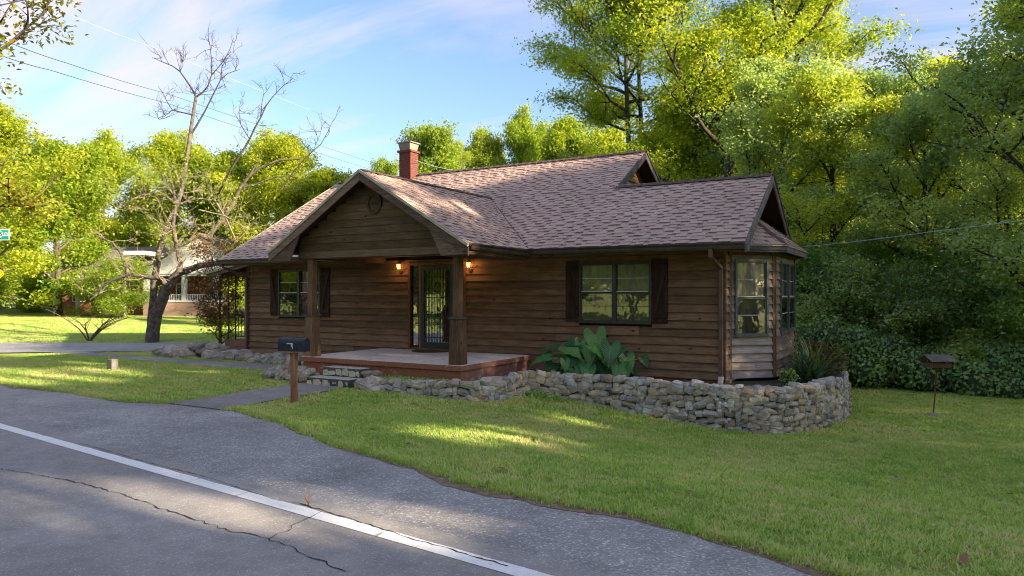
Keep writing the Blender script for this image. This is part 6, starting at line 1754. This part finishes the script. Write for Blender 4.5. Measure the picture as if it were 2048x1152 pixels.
low_shrub((-2.3, 0.3, .1), .28, 900, 63, 'low weedy plant in the shade beneath the bay', MT['leaf_vine'])
low_shrub((-4.75, -0.85, .1), .12, 300, 64, 'small leafy weed right of the elephant ear plant', MT['leaf_vine'], .07)
# moss-like ground cover behind the low wall in front of the porch and ivy at wall foot
rg = np.random.default_rng(44)
n = 5000; P = np.stack([rg.uniform(-9.6, -7.15, n), rg.uniform(-3.42, -2.9, n), np.zeros(n)], 1); P[:, 2] = .16 + .09 * rg.random(n)
o = bpy.data.objects.new('ground_cover', leaf_mesh('ground_cover', P, .05, MT['leaf_vine'], 44)); reg(o, (0, 0, 0), None); tag(o, 'mossy creeping plants between porch base and low rock wall', 'ground cover', None, 'stuff')
n = 1600; P = np.stack([-6.9 + rg.normal(size=n) * .4, -1.75 + rg.normal(size=n) * .16, np.zeros(n)], 1); P[:, 2] = [G(x, y) + .02 + .09 * rg.random() for x, y in P[:, :2]]
o = bpy.data.objects.new('ground_cover', leaf_mesh('ground_cover', P, .06, MT['leaf_vine'], 45)); reg(o, (0, 0, 0), None); tag(o, 'low clover patch at the inner corner of the stone wall', 'ground cover', None, 'stuff')

# neighbour house across the side street -----------------------------------
def neighbour():
    D_ = 50.0; o = on_ground(330, D_)
    rt = Vector((0.866, 0.5, 0)); n = Vector((0.5, -0.866, 0)); o0 = Vector((*ray(385, D_), 0)); zg = G(o0.x, o0.y) - 0.02
    zz = lambda py: HC + (588 - py) * D_ / 1434
    X = lambda px: (px - 385) * D_ / 1434
    nh = empty('neighbour_house', (o0.x, o0.y, zg), 'orange brick neighbour house with white gabled porch across the side street', 'house')
    f = Fr((o0.x, o0.y, 0), n)
    def fb(name, m, a, b, d0, d1, p1, p0, par=nh):
        mb = MB(); mb.fbox(f, X(a), X(b), d0, d1, zz(p1), zz(p0)); return mb.build(name, m, par)
    fb('porch_base', MT['nbrick2'], 286, 520, -2.6, 0.0, 640, 604); fb('porch_deck', MT['nwhite'], 284, 522, -2.6, 0.05, 604, 601)
    w = fb('wall', MT['nbrick'], 60, 520, -9, -2.6, 640, 545)
    for c_ in (291, 367, 430, 500):
        fb('porch_column', MT['nwhite'], c_ - 4, c_ + 4, -0.3, 0.0, 601, 552)
    for a, b in ((295, 363), (371, 426), (434, 496)):
        r_ = fb('porch_railing', MT['nwhite'], a, b, -0.2, -0.12, 590, 588.5); fb('bottom_rail', MT['nwhite'], a, b, -0.2, -0.12, 601, 600, r_)
        x = a + 1.6
        while x < b: fb('baluster', MT['nwhite'], x - .55, x + .55, -0.18, -0.14, 600, 590, r_); x += 3.4
    fb('porch_beam', MT['nwhite'], 284, 522, -0.35, 0.02, 552, 545)
    mb = MB(); mb.prism([f.p(X(276), 0.1, zz(548)), f.p(X(528), 0.1, zz(548)), f.p(X(402), 0.1, zz(474))], n * -0.15); mb.build('porch_gable', MT['nwhite'], nh)
    for a, b in (((270, 552), (402, 471)), ((534, 552), (402, 471))):
        mb = MB(); mb.prism([f.p(X(a[0]), 0.3, zz(a[1])), f.p(X(b[0]), 0.3, zz(b[1])), f.p(X(b[0]), 0.3, zz(b[1] - 5)), f.p(X(a[0]), 0.3, zz(a[1] - 5))], n * -6); mb.build('porch_roof', MT['nroof'], nh)
    # main roof
    mb = MB(); mb.prism([f.p(X(50), -2.1, zz(548)), f.p(X(50), -2.1, zz(545)), f.p(X(50), -6, zz(482)), f.p(X(50), -9.8, zz(545)), f.p(X(50), -9.8, zz(548))], rt * (X(560) - X(50))); mb.build('roof', MT['nroof'], nh)
    fb('fascia', MT['nwhite'], 50, 560, -2.12, -2.02, 551, 545)
    mb = MB(); mb.prism([f.p(X(222), -1.6, zz(507)), f.p(X(266), -1.6, zz(507)), f.p(X(266), -1.6, zz(499)), f.p(X(222), -1.6, zz(499))], n * -3); mb.build('dormer', MT['nwhite'], nh)
    for a, b, c_, d_ in ((222, 240, 600, 570), (100, 128, 605, 572), (150, 178, 605, 572), (318, 334, 600, 566), (392, 408, 600, 566), (455, 475, 600, 562)):
        wn_ = fb('window', MT['nwhite'], a, b, -2.6, -2.52, c_, d_); fb('pane', MT['frame'], a + 2, b - 2, -2.53, -2.505, c_ - 2, d_ + 2, wn_)
    for c_ in (95, 140, 190, 235): fb('porch_column', MT['nwhite'], c_ - 2.5, c_ + 2.5, -1.0, -0.75, 640, 551)
neighbour()

# ------------------------------------------------------------------ grass: tufts scattered as one mass
def tuft(seed, n, rad, h, w=.0042):
    rr = random.Random(seed); mb = MB(); att = []
    for i in range(n):
        a = rr.uniform(0, 6.28); r = rad * sqrt(rr.random()); p = Vector((r * cos(a), r * sin(a), -.005)); az = rr.uniform(0, 6.28); l = h * rr.uniform(.5, 1.2); ln = rr.uniform(.15, .95)
        s_ = Vector((-sin(az), cos(az), 0)) * w * rr.uniform(.7, 1.3); d = Vector((cos(az) * ln, sin(az) * ln, 1)).normalized(); m_ = p + d * l * .55; d2 = Vector((cos(az) * ln * 2.2, sin(az) * ln * 2.2, .7)).normalized(); e = m_ + d2 * l * .55
        mb.add([p - s_, p + s_, m_ + s_ * .8, m_ - s_ * .8, e], [(0, 1, 2, 3), (3, 2, 4)]); t = rr.random(); att += [t, t]
    me = mb.rawmesh('grass_tuft', MT['grass']); a = me.attributes.new('tint', 'FLOAT', 'FACE'); a.data.foreach_set('value', att)
    return bpy.data.objects.new('grass_tuft', me)
def scatter(name, pts, sc, tobj, label, cat, seed):
    rg = np.random.default_rng(seed); me = bpy.data.meshes.new(name); me.vertices.add(len(pts)); me.vertices.foreach_set('co', np.asarray(pts, np.float32).ravel())
    a = me.attributes.new('rz', 'FLOAT', 'POINT'); a.data.foreach_set('value', rg.uniform(0, 6.28, len(pts)).astype(np.float32))
    a = me.attributes.new('sc', 'FLOAT', 'POINT'); a.data.foreach_set('value', np.asarray(sc, np.float32))
    o = bpy.data.objects.new(name, me); reg(o, (0, 0, 0), None); tag(o, label, cat, None, 'stuff')
    g = bpy.data.node_groups.new('scatter_' + name, 'GeometryNodeTree')
    g.interface.new_socket('Geometry', in_out='INPUT', socket_type='NodeSocketGeometry'); g.interface.new_socket('Geometry', in_out='OUTPUT', socket_type='NodeSocketGeometry')
    gi = g.nodes.new('NodeGroupInput'); go = g.nodes.new('NodeGroupOutput'); ip = g.nodes.new('GeometryNodeInstanceOnPoints'); oi = g.nodes.new('GeometryNodeObjectInfo'); oi.inputs['Object'].default_value = tobj; oi.inputs['As Instance'].default_value = True
    na = g.nodes.new('GeometryNodeInputNamedAttribute'); na.data_type = 'FLOAT'; na.inputs['Name'].default_value = 'rz'; nb_ = g.nodes.new('GeometryNodeInputNamedAttribute'); nb_.data_type = 'FLOAT'; nb_.inputs['Name'].default_value = 'sc'
    cx = g.nodes.new('ShaderNodeCombineXYZ'); g.links.new(na.outputs['Attribute'], cx.inputs['Z']); g.links.new(cx.outputs[0], ip.inputs['Rotation'])
    g.links.new(nb_.outputs['Attribute'], ip.inputs['Scale']); g.links.new(gi.outputs[0], ip.inputs['Points']); g.links.new(oi.outputs['Geometry'], ip.inputs['Instance']); g.links.new(ip.outputs[0], go.inputs[0])
    md = o.modifiers.new('scatter', 'NODES'); md.node_group = g
    return o
def pip(poly, x, y):
    c = False; j = len(poly) - 1
    for i in range(len(poly)):
        if (poly[i][1] > y) != (poly[j][1] > y) and x < (poly[j][0] - poly[i][0]) * (y - poly[i][1]) / (poly[j][1] - poly[i][1]) + poly[i][0]: c = not c
        j = i
    return c
wall_in = [(p[0], p[1]) for p in WP] + [(-3.4, 4.4), (-3.4, 9), (-19, 9), (-19, -.9), (-17.8, -1.1), (-12.8, -1.15), (-12.8, -3.4), (-11.2, -3.6), (-9.7, -3.6)]
def lawn_ok(x, y):
    if y < lawn_edge(x) + wob(x, 0.7) + .02: return False
    if -11.38 < x < -9.97 and y < -3.2: return False
    if -25 < x < -11.2:
        lo = -2.42 - 0.03 * (x + 11); hi_ = -1.25 - 0.028 * (x + 11) - sstep(-13, -20, x) * .45
        if lo < y < hi_: return False
    if x < -12 and y > -0.1 + (x + 21) * .9 and x < -17: return False
    return not pip(wall_in, x, y)
def sample(x0, x1, y0, y1, dens, seed, dmax=99, dmin=0):
    rg = np.random.default_rng(seed); n = int((x1 - x0) * (y1 - y0) * dens); P = rg.uniform((x0, y0), (x1, y1), (n, 2)); out = []
    for x, y in P:
        dx_, dy_ = x - CAM.x, y - CAM.y; f_ = -0.5 * dx_ + .866 * dy_; r_ = .866 * dx_ + .5 * dy_
        if f_ < 3 or abs(r_) > f_ * .9 + 3.0 or not (dmin <= f_ < dmax): continue
        if lawn_ok(x, y): out.append((x, y, G(x, y)))
    return out
rg = np.random.default_rng(1)
A = sample(-12.5, 9.5, -11.5, 6.0, 105, 1, 12.5); scatter('lawn_grass', A, rg.uniform(.75, 1.25, len(A)), tuft(1, 34, .11, .050), 'mown green lawn in front of the stone wall and house', 'grass', 1)
A2 = sample(-12.5, 9.5, -11.5, 6.0, 22, 11, 11.0); scatter('lawn_grass', A2, rg.uniform(.8, 1.4, len(A2)), tuft(2, 22, .06, .075), 'taller darker grass clumps in the front lawn', 'grass', 11)
B = sample(-27, 14, -14.5, 9.0, 60, 2, 30, 12.5); scatter('lawn_grass', B, rg.uniform(.8, 1.4, len(B)), tuft(3, 30, .14, .055, .006), 'mown grass of the side lawn and the left lawn strip', 'grass', 2)
# ragged grass along the pavement edge
E_ = []
for i in range(2600):
    x = rg.uniform(-17, 3.5); y = lawn_edge(x) + wob(x, 0.7) + abs(rg.normal()) * .12 - .02
    if not (-11.4 < x < -9.95): E_.append((x, y, G(x, y)))
scatter('lawn_edge_grass', E_, rg.uniform(.7, 1.5, len(E_)), tuft(4, 16, .05, .06), 'ragged grass fringe along the pavement edge', 'grass', 3)
# far lawn beyond the side street
Cc = []
for i in range(30000):
    px = rg.uniform(-20, 560); d = rg.uniform(27, 52); p = ray(px, d); Cc.append((p.x, p.y, G(p.x, p.y)))
Cc = [p for p in Cc if not (p[0] > -26 and p[1] > 2.2 and p[1] < 12 + p[0] + 23)]
scatter('far_lawn_grass', Cc, rg.uniform(.9, 1.5, len(Cc)), tuft(5, 26, .22, .07, .012), 'sunlit mown grass of the lawn across the side street', 'grass', 4)

# dry pine straw and leaf bits blown over the shoulder
rg = np.random.default_rng(88); n = 900; xs = rg.uniform(-16, 2.5, n); Q_ = []
cl = rg.uniform(0, 1, (26, 2))
for i in range(n):
    c_ = cl[rg.integers(0, 26)]; x = -14 + c_[0] * 16 + rg.normal() * .22; e = lawn_edge(x); lo_ = road_line(x) + .3; y = lo_ + (e - lo_) * (0.25 + .75 * c_[1]) + rg.normal() * .07
    if rg.random() < .35: y = e - abs(rg.normal()) * .12 - .03
    Q_.append((x, y, .012 + .006 * rg.random()))
o = bpy.data.objects.new('leaf_litter', leaf_mesh('leaf_litter', np.array(Q_), .035, MT['leaf_dry'], 88, None, 3.0, .22)); reg(o, (0, 0, 0), None); tag(o, 'scattered pine straw and dry leaf bits on the gravelly shoulder', 'litter', None, 'stuff')
n = 420; Q_ = []
for x, y in zip(rg.uniform(-13, 4, n), rg.uniform(-9.5, 2, n)):
    if lawn_ok(x, y): Q_.append((x, y, G(x, y) + .045))
o = bpy.data.objects.new('leaf_litter', leaf_mesh('leaf_litter', np.array(Q_), .045, MT['leaf_dry'], 89, None, 1.0, .5)); reg(o, (0, 0, 0), None); tag(o, 'tiny dry leaf scraps strewn over the front lawn', 'litter', None, 'stuff')
# weed tuft in the shoulder crack
def weed(loc, label):
    rr = random.Random(2); mb = MB()
    for i in range(26):
        az = rr.uniform(0, 6.28); l = rr.uniform(.05, .13); e = Vector(loc) + Vector((cos(az) * l * .5, sin(az) * l * .5, l)); s_ = Vector((-sin(az), cos(az), 0)) * .003; mb.add([Vector(loc) - s_, Vector(loc) + s_, e], [(0, 1, 2)])
    o = mb.build('weed', MT['leaf_dry'], None, loc); tag(o, label, 'weed')
weed(gp(617, 1012) + Vector((0, 0, .01)), 'dry straw coloured weed sprouting beside the white road line')

# fallen leaves
def fleaf(seed):
    rr = random.Random(seed); mb = MB(); n = 9; v = [(0, 0, .012)]
    for k_ in range(n):
        a = 2 * pi * k_ / n; r = (.5 if k_ % 2 else .85) * rr.uniform(.75, 1.1); v.append((r * cos(a), r * sin(a) * .7, .25 * abs(cos(a * 1.5)) * r + rr.uniform(0, .1)))
    mb.add(v, [(0, 1 + k_, 1 + (k_ + 1) % n) for k_ in range(n)]); return mb.rawmesh('fallen_leaf', MT['leaf_dry'])
FL = [fleaf(i) for i in range(5)]
lf = [(932, 858, .07, 'pale upturned leaf on the lawn just below the long sun patch'), (985, 775, .06, 'tan leaf near the foot of the wall corner by the porch'), (996, 835, .10, 'long dark olive leaf right of the sun patch on the lawn'), (1040, 848, .06, 'small russet leaf on the lawn in front of the wall'), (1127, 841, .05, 'whitish leaf below the elephant ear plant on open lawn'), (910, 876, .07, 'brown curled leaf between pavement edge and sun patch'), (1005, 938, .08, 'tan star shaped leaf near the pavement edge mid lawn'), (1036, 898, .05, 'small orange leaf in the middle of the lawn'),
      (1735, 964, .06, 'left one of two buff leaves on the right lawn'), (1790, 961, .08, 'right one of two brown leaves on the right lawn'), (1676, 985, .05, 'tiny white leaf on the lawn below the wall end'), (1380, 983, .05, 'white chip like leaf low on the lawn'), (1314, 956, .05, 'pale leaf on the lawn under the stone wall middle'), (638, 803, .06, 'tan leaf on the grass right of the mailbox post'), (672, 807, .06, 'curled tan leaf farther right of the mailbox post'), (720, 832, .05, 'dull leaf near the pavement edge below the rock wall'), (1925, 1120, .10, 'large dark brown leaf in the bottom right grass'), (2020, 988, .07, 'blackish leaf at the right edge of the lawn'),
      (1850, 862, .07, 'dark leaf below the bird feeder'), (1960, 868, .07, 'dark leaf right of the bird feeder'), (1710, 880, .07, 'brown leaf by the right end of the stone wall'), (815, 888, .09, 'bent straw coloured leaf at the lawn edge'), (325, 788, .09, 'pale leaf on the left lawn strip'), (475, 784, .07, 'cream leaf on the left lawn by the walk')]
for i, (px, py, s_, lb) in enumerate(lf):
    p = gp(px, py, .035); o = bpy.data.objects.new('fallen_leaf', FL[i % 5]); reg(o, p, None); o.scale = (s_, s_, s_ * .8); o.rotation_euler = (R.uniform(-.4, .4), R.uniform(-.4, .4), R.uniform(0, 6)); tag(o, lb, 'leaf', 'fallen leaves on the lawns')
